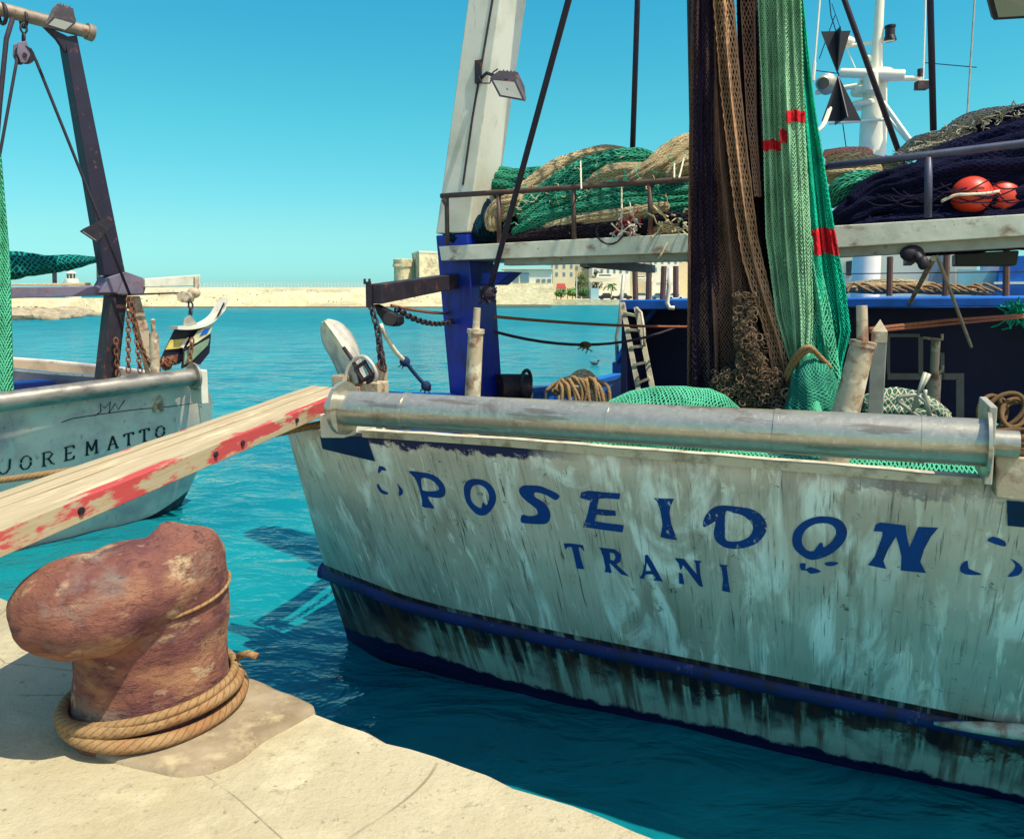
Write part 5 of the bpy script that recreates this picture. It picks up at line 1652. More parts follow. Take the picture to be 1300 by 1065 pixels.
for i in range(61):
    c = []
    for j in range(31):
        b = 5 * j / 30; k = min(int(b), 4); f = b - k
        x0, y0 = rp2(k, i / 60); x1, y1 = rp2(k + 1, i / 60)
        x, y = x0 + (x1 - x0) * f, y0 + (y1 - y0) * f
        p = hp2(x, y)
        e_ = max(0, (i / 60 - .86) / .14)
        dd = ray(x, y).normalized()
        p = p + dd * (.25 * e_ * e_ / abs(dd.dot(PN2)))
        c.append(p)
    cols2.append(c)
sideR = []
for tt in (.4, 1, 2, 3.5, 5.5, 8):
    k = tt / 8
    sideR.append([p - N2 * tt + D2 * (.2 * math.sin(min(1, tt / 3) * PI / 2) - 2.0 * k ** 2) + ZV * (.15 * k) for p in cols2[-1]])
sideL = []
for tt in (8, 5.5, 3.5, 2, 1, .4):
    k = tt / 8
    sideL.append([p - N2 * tt + D2 * (1.2 * k ** 2) + ZV * (.15 * k) for p in cols2[0]])
allc2 = sideL + cols2 + sideR
mb = MB(); vs, fs, uvs = [], [], []
for c in allc2: vs += c
for i in range(len(allc2) - 1):
    for j in range(30):
        a = i * 31 + j
        fs.append([a, a + 1, a + 32, a + 31])
        uvs.append([(i * .05, 5 * j / 30), (i * .05, 5 * (j + 1) / 30), ((i + 1) * .05, 5 * (j + 1) / 30), ((i + 1) * .05, 5 * j / 30)])
mb.add(vs, fs, uvs)
h2m = Mat('grey_blue_hull_paint', rgb('ecd6c4'), .5, 0, .3)
sx2 = h2m.N('ShaderNodeSeparateXYZ'); h2m.L(h2m.tc.outputs['UV'], sx2.inputs[0]); vb2 = sx2.outputs[1]
h2m.spots(rgb('9c9294'), 1.6, .44, .68, .85, detail=7)
h2m.spots(rgb('d8dccb'), 2.6, .57, .70, .7, detail=6, rot=(0, .5, 0), stretch=(1, 1, .6), dist=1)
h2m.spots(rgb('6c6a66'), 8, .62, .70, .6, detail=9, stretch=(3, 3, .6))
h2m.spots(rgb('1f2430'), 18, .70, .73, .8, detail=7)
h2m.layer(rgb('3a2430'), h2m.rng(vb2, 3.0, 3.03))
h2m.layer(rgb('4e8b80'), h2m.math('MULTIPLY', h2m.rng(vb2, 3.0, 3.03), h2m.rng(h2m.noise(3, detail=7, off=(2, 2, 1)), .6, .66)))
h2m.layer(rgb('15142c'), h2m.rng(vb2, 3.55, 3.7))
h2m.bump(h2m.noise(3), .3, .03); h2m.bump(h2m.noise(30, detail=7), .3, .003)
hl2 = out(mb, 'hull', h2m.m, b2, smooth=40)
m_ = hl2.modifiers.new('solid', 'SOLIDIFY'); m_.thickness = .03; m_.offset = -1
mb = MB(); q = [c[8] for c in allc2]; cc_ = sum(q, V((0, 0, 0))) / len(q)
mb.add([V((p.x, p.y, .95)).lerp(V((cc_.x, cc_.y, .95)), .03) for p in q], [list(range(len(q)))])
out(mb, 'deck', M['wood'], b2)
# cap rail and right hand bulwark
mb = MB()
for i in range(60):
    a, b = cols2[i][0], cols2[i + 1][0]
    mb.hexa([a + N2 * .03, b + N2 * .03, b - N2 * .10, a - N2 * .10], [p + ZV * .03 for p in (a + N2 * .03, b + N2 * .03, b - N2 * .10, a - N2 * .10)])
out(mb, 'cap_rail', M['white'], b2)
mb = MB()
q = [pt2(250, 480, .4), pt2(140, 478, 1.4), pt2(60, 473, 2.2), pt2(10, 468, 2.8)]
for a, b in zip(q, q[1:]):
    mb.hexa([a - ZV * .02, b - ZV * .02, b + D2 * .1 - ZV * .02, a + D2 * .1 - ZV * .02], [a, b, b + D2 * .1, a + D2 * .1])
out(mb, 'gunwale', M['white'], b2)
mb = MB()
for a, b in zip(q, q[1:]):
    mb.hexa([V((a.x, a.y, .95)), V((b.x, b.y, .95)), V((b.x, b.y, .95)) + D2 * .03, V((a.x, a.y, .95)) + D2 * .03], [a - ZV * .021, b - ZV * .021, b - ZV * .021 + D2 * .03, a - ZV * .021 + D2 * .03])
out(mb, 'bulwark', simple('bulwark_grey', '75778a', .6, 0, .3, 3, .2), b2)
mb = MB(); p_ = pt2(28, 486, 2.0); mb.box(V((p_.x, p_.y, 1.25)), .55, .4, .5, D2, N2, ZV)
out(mb, 'fish_box', M['dkblue'] if False else simple('blue_crate', '13318f', .5), None, 'blue box on the deck of the left trawler', 'box', bevel=.01)
# corner casing on the right end of the stern
mb = MB()
q = [(250, 500), (262, 490), (269, 508), (266, 545), (256, 548)]
P_ = [hp2(x, y, .02) for x, y in q]
out((lambda m: (m.hexa([p - PN2 * .03 for p in P_], P_), m)[-1])(MB()), 'corner_plate', M['white'], b2)
M['galv2'] = (lambda m: (m.spots(rgb('5f5c5a'), 8, .45, .65, .8, detail=7, stretch=(.5, .5, 1)), m.bump(m.noise(50), .3, .002), m.m)[-1])(Mat('dark_galvanised_steel', rgb('a8a294'), .35, .6))
# stern roller
ra2, rb2 = pt2(-90, 522, -.14), pt2(246, 478, -.14)
a2x = (rb2 - ra2).normalized()
mb = MB(); mb.tube([ra2, rb2], .088, 32)
rl2 = out(mb, 'stern_roller', M['galv2'], b2, smooth=40)
mb = MB(); mb.cyl(rb2 - a2x * .01, rb2 + a2x * .012, .145, n=32); mb.cyl(rb2, rb2 + a2x * .09, .04, n=14)
out(mb, 'flange', M['galv'], rl2, smooth=40)
mb = MB(); p_ = rb2 + a2x * .09 - ZV * .12 - N2 * .06; mb.box(p_, .08, .22, .36, D2, N2, ZV)
out(mb, 'roller_bracket', M['white'], b2, bevel=.01)
# lettering
stencil = simple('stencil_black', '17161f', .5)
SH = {
 'U': [[(0, 1), (.05, .3), (.3, .02), (.6, .02), (.85, .3), (.9, 1)]],
 'O': [[(.08, .45), (.08, .25), (.3, .02), (.65, .02), (.9, .25), (.9, .45)], [(.08, .6), (.12, .8), (.35, 1), (.62, 1), (.85, .8), (.9, .6)]],
 'R': [[(.15, 0), (.15, 1)], [(0, 0), (.32, 0)], [(.02, 1), (.6, .98), (.82, .78), (.6, .55), (.3, .5)], [(.5, .5), (.75, .1), (.98, 0)]],
 'E': [[(.2, 0), (.2, 1)], [(0, 0), (.85, 0), (.9, .2)], [(0, 1), (.85, 1), (.88, .82)], [(.3, .52), (.68, .52)]],
 'M': [[(.12, 0), (.16, 1)], [(0, 0), (.28, 0)], [(.16, 1), (.5, .25), (.84, 1)], [(.86, 1), (.88, 0)], [(.72, 0), (1.04, 0)]],
 'A': [[(.1, 0), (.48, 1), (.88, 0)], [(0, 0), (.26, 0)], [(.72, 0), (1.0, 0)], [(.3, .38), (.68, .38)]],
 'T': [[(.5, 0), (.5, .95)], [(.02, .8), (.04, .98), (.96, .98), (.98, .8)], [(.32, 0), (.68, 0)]],
}
WORD = [('U', -3, 603, 17, 17), ('O', 25, 597, 15, 17), ('R', 53, 592, 16, 17), ('E', 81, 585, 14, 17), ('M', 108, 578, 16, 17), ('A', 136, 571, 14, 16), ('T', 157, 566, 12, 15), ('T', 177, 561, 12, 15), ('O', 197, 556, 12, 14)]
for chx, x0, yb, w, h in WORD:
    mb = MB(); k = 0
    for st_ in SH[chx]:
        for (ax_, ay_), (bx_, by_) in zip(st_, st_[1:]):
            k += 1
            sk = -.18
            A = V((x0 + ax_ * w, yb - ay_ * h - ax_ * w * .25, 0)); B_ = V((x0 + bx_ * w, yb - by_ * h - bx_ * w * .25, 0))
            d = (B_ - A); 
            if d.length < .01: continue
            vert = abs(d.y) > abs(d.x) * .8
            hw = 1.45 if vert else .75
            n_ = V((1, -.2, 0)) if vert else V((0, 1, 0))
            e2 = d.normalized() * .4
            q = [A - e2 - n_ * hw, A - e2 + n_ * hw, B_ + e2 + n_ * hw, B_ + e2 - n_ * hw]
            w3 = [hp2(p.x, p.y, .004 + .0012 * k) for p in q]
            mb.add(w3, [[0, 1, 2, 3]])
    out(mb, 'painted_letter', stencil, b2)
# scratches / scrawl in black paint
mb = MB()
pts = [(120, 528), (128, 522), (127, 512), (133, 518), (140, 510), (138, 524), (146, 512), (150, 520), (158, 508)]
mb.tube([hp2(x, y, .004) for x, y in pts], .005, 4)
mb.tube([hp2(x, y, .004) for x, y in ((78, 536), (92, 531), (125, 526), (170, 520), (215, 516), (258, 510))], .004, 4)
out(mb, 'seam_line', stencil, b2)
# gantry of the left trawler
T2 = .9
mb = MB(); mb.tube([pt2(-40, 0, T2), pt2(0, 12, T2), pt2(116, 42, T2)], .065, 18); mb.cyl(pt2(110, 40, T2), pt2(118, 43, T2), .085, n=18)
out(mb, 'gantry_tube', simple('old_tube', '9c8b78', .5, .3, .4, 6, .3, rust=.1), b2, smooth=40)
mb = MB(); mb.tube([pt2(8, 8, T2 - .02), pt2(60, 22, T2 - .02)], .018, 6)
mb.torus(pt2(3, 18, T2), a2x, .09, .018, 16, 6); mb.torus(pt2(30, 25, T2), a2x, .075, .015, 16, 6)
out(mb, 'pipe_clamp', M['darksteel'], b2, smooth=True)
def prism2(name, mat, quad, t, depth, parent=None, bevel=.008):
    mb = MB()
    P_ = [pt2(x, y, t) for x, y in quad]; Q_ = [p - N2 * depth for p in P_]
    mb.hexa([P_[0], P_[1], Q_[1], Q_[0]], [P_[3], P_[2], Q_[2], Q_[3]])
    return out(mb, name, mat, parent or b2, bevel=bevel)
legm = simple('dark_violet_leg', '1a1530', .5, .1, .4, 5, .3, rust=.05)
prism2('gantry_leg', legm, [(133, 350), (160, 350), (98, 45), (82, 47)], T2, .16)
prism2('gusset_plate', legm, [(84, 68), (86, 46), (52, 30), (72, 50)], T2, .05)
prism2('gantry_leg', M['darksteel'], [(128, 500), (148, 500), (162, 375), (142, 375)], T2, .2)
prism2('joint_plate', M['greysteel'], [(150, 374), (183, 374), (188, 355), (160, 345)], T2 - .06, .3)
prism2('joint_plate', M['greysteel'], [(127, 372), (150, 372), (160, 345), (138, 352)], T2 - .03, .25)
prism2('brace', M['rustlight'], [(192, 480), (206, 480), (178, 376), (166, 376)], T2 + .05, .12)
prism2('cross_beam', M['greysteel'], [(-20, 380), (152, 375), (152, 363), (-20, 365)], T2 + .05, .14)
prism2('cross_beam', M['wood'], [(-20, 362), (118, 363), (115, 359), (-20, 361)], T2 + .2, .3)
ar2 = prism2('davit_arm', M['beam'], [(184, 365), (254, 363), (255, 349), (184, 354)], T2 - .1, .14)
prism2('cross_beam', M['darksteel'], [(150, 376), (228, 373), (228, 371), (150, 373)], T2 - .1, .02)
f, c = floodlight([(68, 22), (96, 30), (84, 40), (58, 32)], .55, V((-.0, .05, .16)), b2, pt2)
f, c = floodlight([(101, 294), (124, 283), (133, 292), (122, 308)], .6, V((.09, .08, .10)), b2, pt2)
mb = MB(); mb.tube([pt2(118, 290, .7), pt2(132, 290, T2)], .02, 8)
out(mb, 'lamp_bracket', M['darksteel'], b2)
# pulley and ropes
pul = thing('pulley_block', pt2(31, 82, T2 - .05), 'grey pulley with a round sheave hanging from the left trawler gantry', 'pulley')
mb = MB(); pc = pt2(32, 70, T2 - .05)
q = [(23, 54), (34, 52), (39, 70), (34, 80), (27, 80), (22, 68)]
P_ = [pt2(x, y, T2 - .12) for x, y in q]; mb.hexa(P_, [p - N2 * .02 for p in P_]); P_ = [p - N2 * .10 for p in P_]; mb.hexa(P_, [p - N2 * .02 for p in P_])
out(mb, 'cheek_plate', M['greysteel'], pul, bevel=.004)
mb = MB(); mb.cyl(pt2(31.5, 70, T2 - .10), pt2(31.5, 70, T2 - .03), .085, n=24); mb.cyl(pt2(31.5, 70, T2 - .14), pt2(31.5, 70, T2 + .01), .02, n=12)
out(mb, 'sheave', M['darksteel'], pul, smooth=40)
mb = MB(); chain(mb, pt2(30, 30, T2 - .05), pt2(30, 55, T2 - .05), .09, .012)
out(mb, 'hanging_chain', M['darksteel'], None, 'short chain holding the round pulley on the left trawler gantry', 'chain', smooth=True)
cable([pt2(38, 62, T2 - .08), pt2(46, 78, T2 - .1), pt2(120, 262, T2 - .15), pt2(165, 375, T2 - .2)], .016, M['ropedark'], 'dark rope slanting from the round pulley to the joint of the left gantry leg', 'pulley_rope', 'rope')
cable([pt2(24, 62, T2 - .08), pt2(19, 90, T2 - .1), pt2(0, 195, T2 - .1), pt2(-20, 300, T2 - .1)], .014, M['ropedark'], 'dark rope from the round pulley down to the left edge', 'pulley_rope', 'rope')
cable([pt2(16, 24, T2 - .08), pt2(8, 50, T2 - .1), pt2(0, 130, T2 - .1), pt2(-10, 250, T2 - .1)], .022, M['ropedark'], 'thicker dark rope dropping from the gantry tube at the left edge', 'pulley_rope', 'rope')
for a, b, s_, nm in (((163, 378), (163, 472), 0, 'leftmost'), ((168, 378), (178, 472), .02, 'middle'), ((165, 395), (195, 468), .10, 'rusty right')):
    mb = MB(); chain(mb, pt2(*a, T2 - .1), pt2(*b, T2 - .3), .075, .009, s_)
    out(mb, 'hanging_chain', M['rust'], None, nm + ' chain of the three hanging under the joint of the left gantry leg', 'chain', 'chains under the left gantry joint', smooth=True)
mb = MB(); chain(mb, pt2(147, 430, T2 - .05), pt2(150, 478, T2 - .1), .08, .009)
out(mb, 'hanging_chain', M['rust'], None, 'short chain lying against the dark foot of the left gantry leg', 'chain', smooth=True)
# roller post
mb = MB()
a, b = pt2(195, 423, .1), pt2(198, 474, .1)
mb.cyl(b - ZV * .4, a, .055, .045, 18); mb.cyl(a, pt2(194, 408, .1), .02, n=12); mb.ell(pt2(194, 407, .1), .024, .024, .02, 10, 6)
out(mb, 'guide_post', M['rustlight'], b2, smooth=45)
# canopy and its posts
cp = thing('rolled_net', pt2(60, 345, 2.2), 'dark teal net rolled along a rail on the left trawler', 'fishing net')
mb = MB()
bundle(mb, [pt2(-60, 340, 2.2), pt2(0, 338, 2.2), pt2(50, 336, 2.2), pt2(90, 332, 2.2), pt2(124, 330, 2.2)], [.16, .15, .12, .09, .03], 5, 26, 6, .3)
out(mb, 'net_fold', netmat('teal_roll', '1a8f7c', '0b2b3e', 16), cp, smooth=True)
mb = MB(); mb.tube([pt2(-60, 328, 2.2), pt2(60, 329, 2.2), pt2(134, 332, 2.2)], .025, 8)
for x, y0, y1 in ((69, 336, 362), (125, 332, 362)): mb.cyl(pt2(x, y0, 2.2), pt2(x + .5, y1, 2.2), .025, n=8)
out(mb, 'canopy_rail', M['greysteel'], b2, smooth=True)
# its green net hanging at the frame edge
gn = thing('hanging_net', pt2(5, 495, .25), 'green net hanging in a column at the left edge of the picture', 'fishing net')
def curtain2(parent, Lx, Rx, y0, y1, t):
    def P(u, v):
        y = y0 + (y1 - y0) * v; x = pieces(Lx, y) + (pieces(Rx, y) - pieces(Lx, y)) * u
        return pt2(x, y, t + .05 * math.sin(2.5 * 2 * PI * u + v * 4))
    mb = MB(); mb.grid(P, 30, 60, uvf=lambda u, v: (u * 1.0, v * 3.4)); out(mb, 'net_fold', netmat('left_green', '58b489', '1c6a55', 24), parent, smooth=True)
    mb = MB(); net_sheet(mb, lambda u, v: P(u, v) + N2 * .01, 22, 90, .005); out(mb, 'net_layer', M['sgreen'], parent)
curtain2(gn, [(180, -50), (500, -62)], [(180, -3), (200, 2), (330, 13), (500, 18)], 185, 502, .3)
# trawl door of the left trawler
dr = thing('trawl_door', pt2(245, 470, -.1), 'curved trawl board in black, yellow and green panels hanging over the left trawler stern', 'trawl board')
TDR = -.0
def panel(q, name, mat, t, d=.02, parent=dr):
    mb = MB(); P_ = [pt2(x, y, tt) for (x, y), tt in zip(q, t if isinstance(t, (list, tuple)) else (t,) * len(q))]
    mb.hexa(P_, [p - N2 * d for p in P_]); return out(mb, name, mat, parent)
dk_ = simple('door_black', '16162a', .45, 0, .3, 8, .2)
panel([(204, 457), (223, 417), (256, 414), (268, 418), (262, 440), (236, 452), (228, 462), (210, 465)], 'board', dk_, .12)
panel([(211, 444), (217, 432), (235, 430), (229, 442)], 'yellow_panel', simple('door_yellow', 'd9c263', .5), .10)
panel([(209, 461), (211, 453), (226, 450), (225, 459)], 'rust_panel', M['rust'], .10)
panel([(229, 441), (234, 432), (240, 428), (236, 436), (233, 442)], 'white_stripe', M['white'], .085)
panel([(231, 468), (233, 444), (268, 424), (266, 448), (254, 463), (246, 462)], 'board', dk_, .04)
panel([(234, 463), (235, 447), (266, 430), (264, 438), (245, 457)], 'green_panel', simple('door_green', '7f9a7c', .5), .02)
panel([(238, 440), (252, 420), (272, 411), (266, 424), (250, 435)], 'cream_panel', simple('door_cream', 'd9d3a8', .5), .03)
panel([(254, 426), (260, 418), (267, 416), (263, 423)], 'blue_mark', M['blue'], .02)
mb = MB()
tp = crom([pt2(x, y, .06) for x, y in ((222, 417), (240, 417), (258, 413), (272, 404), (281, 390), (286, 381))], 5)
for a, b in zip(tp, tp[1:]):
    w = .04
    mb.hexa([a - N2 * .12 - ZV * .01, b - N2 * .12 - ZV * .01, b + N2 * .06 - ZV * .01, a + N2 * .06 - ZV * .01], [a - N2 * .12 + ZV * .025, b - N2 * .12 + ZV * .025, b + N2 * .06 + ZV * .025, a + N2 * .06 + ZV * .025])
out(mb, 'top_shoe', M['white'], dr)
panel([(272, 406), (278, 396), (286, 382), (289, 384), (286, 394), (276, 405)], 'tip_plate', M['white'], .0)
panel([(275, 402), (284, 384), (285.5, 385), (278, 400)], 'tip_slot', dk_, -.01, .005)
panel([(233, 413), (234, 405), (242, 400), (251, 412), (250, 414)], 'lifting_lug', M['galv_plain'], .05)
mb = MB(); mb.cyl(pt2(232, 377, .1), pt2(240, 378, .3), .06, n=16); mb.ell(pt2(246, 372, .25), .075, .06, .06, 12, 8); mb.cyl(pt2(249, 352, .3), pt2(249, 372, .3), .03, n=8)
out(mb, 'hoist_block', M['rustlight'], None, 'rusty hoist block hanging from the end of the pale davit arm', 'pulley', smooth=45)
mb = MB(); chain(mb, pt2(242, 383, .15), pt2(242, 402, .1), .08, .012)
out(mb, 'hanging_chain', M['darksteel'], None, 'short chain between the rusty hoist block and the coloured trawl board', 'chain', smooth=True)
mb = MB(); chain(mb, pt2(244, 430, -.04), pt2(241, 460, -.08), .07, .009)
out(mb, 'hanging_chain', M['rust'], None, 'rusty chain lying down the front of the coloured trawl board', 'chain', smooth=True)
mb = MB()
for k in range(9): mb.torus(pt2(206 + k * 1.5, 462 + U(-4, 3), .05), V((U(-1, 1), U(-1, 1), U(-1, 1))), .035, .011, 10, 5, 1.5)
out(mb, 'chain_heap', M['rust'], None, 'small red rusty heap of chain beside the roller post of the left trawler', 'chain', smooth=True)

# ================================================================== gangplank
N1 = atY(430, 503, 4.35); F1 = atZ(430, 484, N1.z)
N0 = atY(0, 675, 2.156)
F0 = atZ(0, 632, N0.z)
print('PLANK', N1, F1, (F1 - N1).length, N0, F0, (F0 - N0).length)
pd = (N1 - N0).normalized()
W1_ = (F1 - N1) - pd * (F1 - N1).dot(pd)
wv = V((pd.y, -pd.x, 0)).normalized() * -1
wd = .5 * (abs((F1 - N1).dot(wv)) + abs((F0 - N0).dot(wv)))
print('W', abs((F1 - N1).dot(wv)), abs((F0 - N0).dot(wv)))
up = pd.cross(wv).normalized()
if up.z < 0: up = -up
LP_ = (N1 - N0).length
s0, s1 = -2.1, LP_ + .30
pm = Mat('scrubbed_plank_wood', rgb('b3a488'), .8, 0, .2)
pm.spots(rgb('a8916a'), 3, .42, .65, .7, detail=9, coord='UV', stretch=(1.2, 14, 1))
pm.spots(rgb('6d5a42'), 5, .64, .70, .8, detail=8, coord='UV', stretch=(1, 22, 1), off=(3, 1, 0))
pm.spots(rgb('e8dab4'), 3, .55, .7, .6, detail=6, coord='UV', stretch=(1, 6, 1), off=(6, 3, 0))
pm.bump(pm.noise(6, detail=8, coord='UV', stretch=(1, 18, 1)), .5, .004)
rm_ = Mat('red_edge_wood', rgb('aa9d80'), .75, 0, .2)
rm_.spots(rgb('9f8b66'), 5, .45, .68, .7, detail=8, coord='UV', stretch=(1, 8, 1))
rm_.spots(rgb('b5283a'), 1.15, .515, .54, .85, detail=9, rough=.62, coord='UV', stretch=(1, 3.0, 1), off=(2.35, .1, 0))
rm_.bump(rm_.noise(8, detail=8, coord='UV', stretch=(1, 12, 1)), .4, .003)
gp = thing('gangplank', N0 + pd * s0, 'long wooden gangplank with worn red paint on its edge', 'gangplank')
def plank(o0, o1, th, name, mat, zoff=0, a0=s0, a1=s1, parent=gp):
    mb = MB(); n = 50
    L = []
    for i in range(n + 1):
        s = a0 + (a1 - a0) * i / n
        b = N0 + pd * s
        j = .003 * noise.noise(V((s * 3, o0 * 9, 0)))
        wv1 = wv * (o1 + .003 * noise.noise(V((s * 2, 5, 1)))); wv0 = wv * (o0 + .003 * noise.noise(V((s * 2, o0, 1))))
        L.append([b + wv0 - up * (th - zoff), b + wv1 - up * (th - zoff), b + wv1 + up * (zoff + j), b + wv0 + up * (zoff + j)])
    for i in range(n):
        A, B_ = L[i], L[i + 1]; sa = a0 + (a1 - a0) * i / n; sb = a0 + (a1 - a0) * (i + 1) / n
        vv = [0, o1 - o0, o1 - o0 + th, 2 * (o1 - o0) + th, 2 * (o1 - o0 + th)]
        mb.add(A + B_, [[k, (k + 1) % 4, 4 + (k + 1) % 4, 4 + k] for k in range(4)],
               [[(sa + o0 * 7, vv[k] + o0 * 3), (sa + o0 * 7, vv[k + 1] + o0 * 3), (sb + o0 * 7, vv[k + 1] + o0 * 3), (sb + o0 * 7, vv[k] + o0 * 3)] for k in range(4)])
    mb.add(L[0], [[0, 1, 2, 3]]); mb.add(L[-1], [[3, 2, 1, 0]])
    return out(mb, name, mat, parent, bevel=.003)
sb_w = .045
plank(0, sb_w, .078, 'side_beam', rm_.m, .004)
plank(wd - sb_w, wd, .078, 'side_beam', rm_.m, .004)
nbd = 3
bw = (wd - 2 * sb_w) / nbd
for k in range(nbd):
    plank(sb_w + k * bw + .003, sb_w + (k + 1) * bw - .003, .03, 'board', pm.m, .0 - .004 * (k % 2))
mb = MB()
for s in (.30, 1.25, LP_ - 1.2, LP_ - .5):
    c_ = N0 + pd * s - up * .035 - wv * .001
    mb.cyl(c_ - wv * .008, c_ + wv * .004, .012, n=10)
out(mb, 'bolt', M['darksteel'], gp)
mb = MB()
for s in (s0 + .2, .8, 2.2, LP_ - .2):
    c_ = N0 + pd * s + wv * (wd / 2) - up * .055
    mb.box(c_, .06, wd - 2 * sb_w - .004, .045, pd, wv, up)
out(mb, 'cross_batten', pm.m, gp)
# mooring rope behind the plank
a, b = atY(-40, 604, 5.6), pt(408, 538, -.9)
mb = MB(); rr_ = sagline(atY(-260, 634, 4.4), b, .06, 30)
mb.tube(rr_, .019, 10)
out(mb, 'mooring_rope', M['rope'], None, 'taut tan mooring rope crossing in front of the left trawler lettering', 'rope', smooth=True)
# ================================================================== far shore
stone = Mat('pale_harbour_stone', rgb('d6c9a2'), .9, 0, .1)
stone.spots(rgb('bfae88'), .35, .45, .65, .6, detail=9, stretch=(1, 1, 1.5)); stone.spots(rgb('776650'), 1.2, .64, .70, .6, detail=8)
stone.spots(rgb('f2e8c8'), .8, .5, .7, .5)
sv_ = stone.vor(1.1, stretch=(.6, 1, 1.5))
stone.layer(rgb('9c8c69'), stone.rng(sv_, .08, .0, 0, .35))
stone.spots(rgb('8b8068'), .12, .5, .62, .5, detail=9, stretch=(1, 1, 6), off=(3, 3, 3))
stone.bump(stone.noise(1.2, detail=9), .6, .2)
stone2 = Mat('tower_stone', rgb('ded0a8'), .9, 0, .1)
stone2.spots(rgb('a9987a'), .9, .45, .62, .8, detail=9); stone2.bump(stone2.noise(1.5, detail=9), .7, .2)
white_f = simple('far_white_wall', 'd9d5c2', .8, 0, .08, .3, 0)
def fbox(name, mat, x0, x1, yt, yb, Y, dep, parent=None, yaw=0.0, batter=0.0, **k):
    mb = MB()
    w_ = abs(x1 - x0) * Y / 1000
    a, b, c, d = atY(x0, yb, Y - batter), atY(x1, yb, Y + w_ * yaw - batter), atY(x1, yt, Y + w_ * yaw), atY(x0, yt, Y)
    o_ = V((0, dep, 0))
    mb.hexa([a, b, b + o_, a + o_], [d, c, c + o_, d + o_])
    return out(mb, name, mat, parent, **k)
YB = 139.0
# breakwater: stepped stone wall
bw_ = thing('harbour_wall', V((-45, YB, 0)), 'long pale stone breakwater wall with a white railing across the harbour', 'wall')
fbox('wall_face', stone.m, 140, 566, 367, 391.5, YB, 6, bw_, batter=2.2)
fbox('footing', simple('wet_footing', '5f5a48', .9), 140, 700, 389.5, 392, YB - 3.6, 2.0, bw_)
fbox('parapet', white_f, 140, 566, 364.5, 367, YB + 1, .6, bw_)
mb = MB()
for k in range(100):
    x = 140 + k * 4.26
    a = atY(x, 364.5, YB + 1); mb.box(a + V((0, 0, .35)), .08, .08, .7)
p0, p1 = atY(140, 364.5, YB + 1), atY(566, 364.5, YB + 1)
for h in (.4, .72): mb.box((p0 + p1) / 2 + V((0, 0, h)), (p1 - p0).length, .06, .06)
out(mb, 'railing', M['white'], bw_)
mb = MB()
for k in range(34):
    x = U(180, 566); y = U(370, 386); c = atY(x, y, YB - 2.2 * (y - 367) / 24.5)
    mb.box(c, U(.15, .3), .06, U(.15, .3))
out(mb, 'weep_hole', simple('dark_hole', '8a7c62', .9), bw_)
# nearer mole on the left with graffiti, rocks
YM = 96.0
ml = thing('harbour_wall', V((-62, YM, 0)), 'nearer low pale wall on the left carrying graffiti, beside the rocks', 'wall')
fbox('wall_face', stone.m, -40, 100, 379, 399, YM, 8, ml, batter=1.2)
fbox('wall_face', stone.m, 100, 142, 382, 396, YM + 14, 8, ml, batter=1.0)
mb = MB()
for k in range(4):
    x0 = 21 + k * 7.4
    pts = [(x0, 397), (x0, 391), (x0 + 1.5, 389.5), (x0 + 4, 389.5), (x0 + 5, 391), (x0 + 5, 397)][(1 if k == 1 else 0):(4 if k == 1 else 6)]
    P_ = [atY(x, y, YM - 1.2 * (y - 379) / 20 - .03) for x, y in pts]
    mb.tube(P_, .06, 4)
out(mb, 'graffiti', simple('graffiti_maroon', '6a3a42', .8), ml)
rk = []
rock_m = simple('shore_rock', 'a99b80', .95, 0, .5, .9, .8, 3, .15)
RKS = [(22, 404, 1.6), (34, 403, 1.2), (44, 405, 1.0), (54, 403, 1.5), (66, 402, 1.7), (78, 402, 1.3), (88, 400, 1.5), (98, 401, 1.2), (107, 400.5, .9), (114, 401, .7), (121, 401, .6), (12, 406, 1.5), (60, 406, .8), (75, 405, .7), (92, 403.5, .7), (40, 399, 1.3), (58, 398, 1.4), (84, 397, 1.2)]
for k, (x, y, r_) in enumerate(RKS):
    mb = MB(); c = atZ(x, y, .0)
    sd_ = V((k * 3.7, 1, 0))
    mb.ell(c + V((0, 0, .1)), r_ * 1.3, r_, r_ * .55, 12, 8, fn=lambda p, s=sd_: 1 + .5 * noise.noise(p * .9 + s))
    out(mb, 'shore_rock', rock_m, None, 'pale boulder in the row of rocks at the foot of the graffiti wall', 'rock', 'rocks by the graffiti wall')
# lighthouse
lh = thing('lighthouse', atY(92, 372, 118), 'small white lighthouse with a glazed lantern above the left wall', 'lighthouse')
b_ = atY(92, 372, 118); u_ = 118 / 1000
mb = MB(); z0 = b_
mb.lathe(V((z0.x, z0.y, 0)), ZV, [(0, 1.2), (atY(92, 358, 118).z, 1.1)], 12)
mb.lathe(V((z0.x, z0.y, 0)), ZV, [(atY(92, 357.5, 118).z - 1.4, .95), (atY(92, 357.5, 118).z, .95), (atY(92, 357, 118).z, .95), (atY(92, 354.5, 118).z, .9), (atY(92, 354, 118).z, .7)], 14)
out(mb, 'tower', white_f, lh)
mb = MB(); mb.lathe(V((z0.x, z0.y, 0)), ZV, [(atY(92, 354, 118).z, .6), (atY(92, 347.5, 118).z, .6)], 12); out(mb, 'lantern', M['glass'], lh)
mb = MB(); mb.lathe(V((z0.x, z0.y, 0)), ZV, [(atY(92, 347.5, 118).z, .72), (atY(92, 345.5, 118).z, .55), (atY(92, 344, 118).z, .1), (atY(92, 342, 118).z, .03)], 14); out(mb, 'dome', white_f, lh)
mb = MB()
for k in range(8):
    a = 2 * PI * k / 8; q = V((z0.x + .62 * math.cos(a), z0.y + .62 * math.sin(a), 0)); mb.cyl(q + ZV * atY(92, 354, 118).z, q + ZV * atY(92, 347.5, 118).z, .05, n=5)
out(mb, 'lantern_bar', white_f, lh)
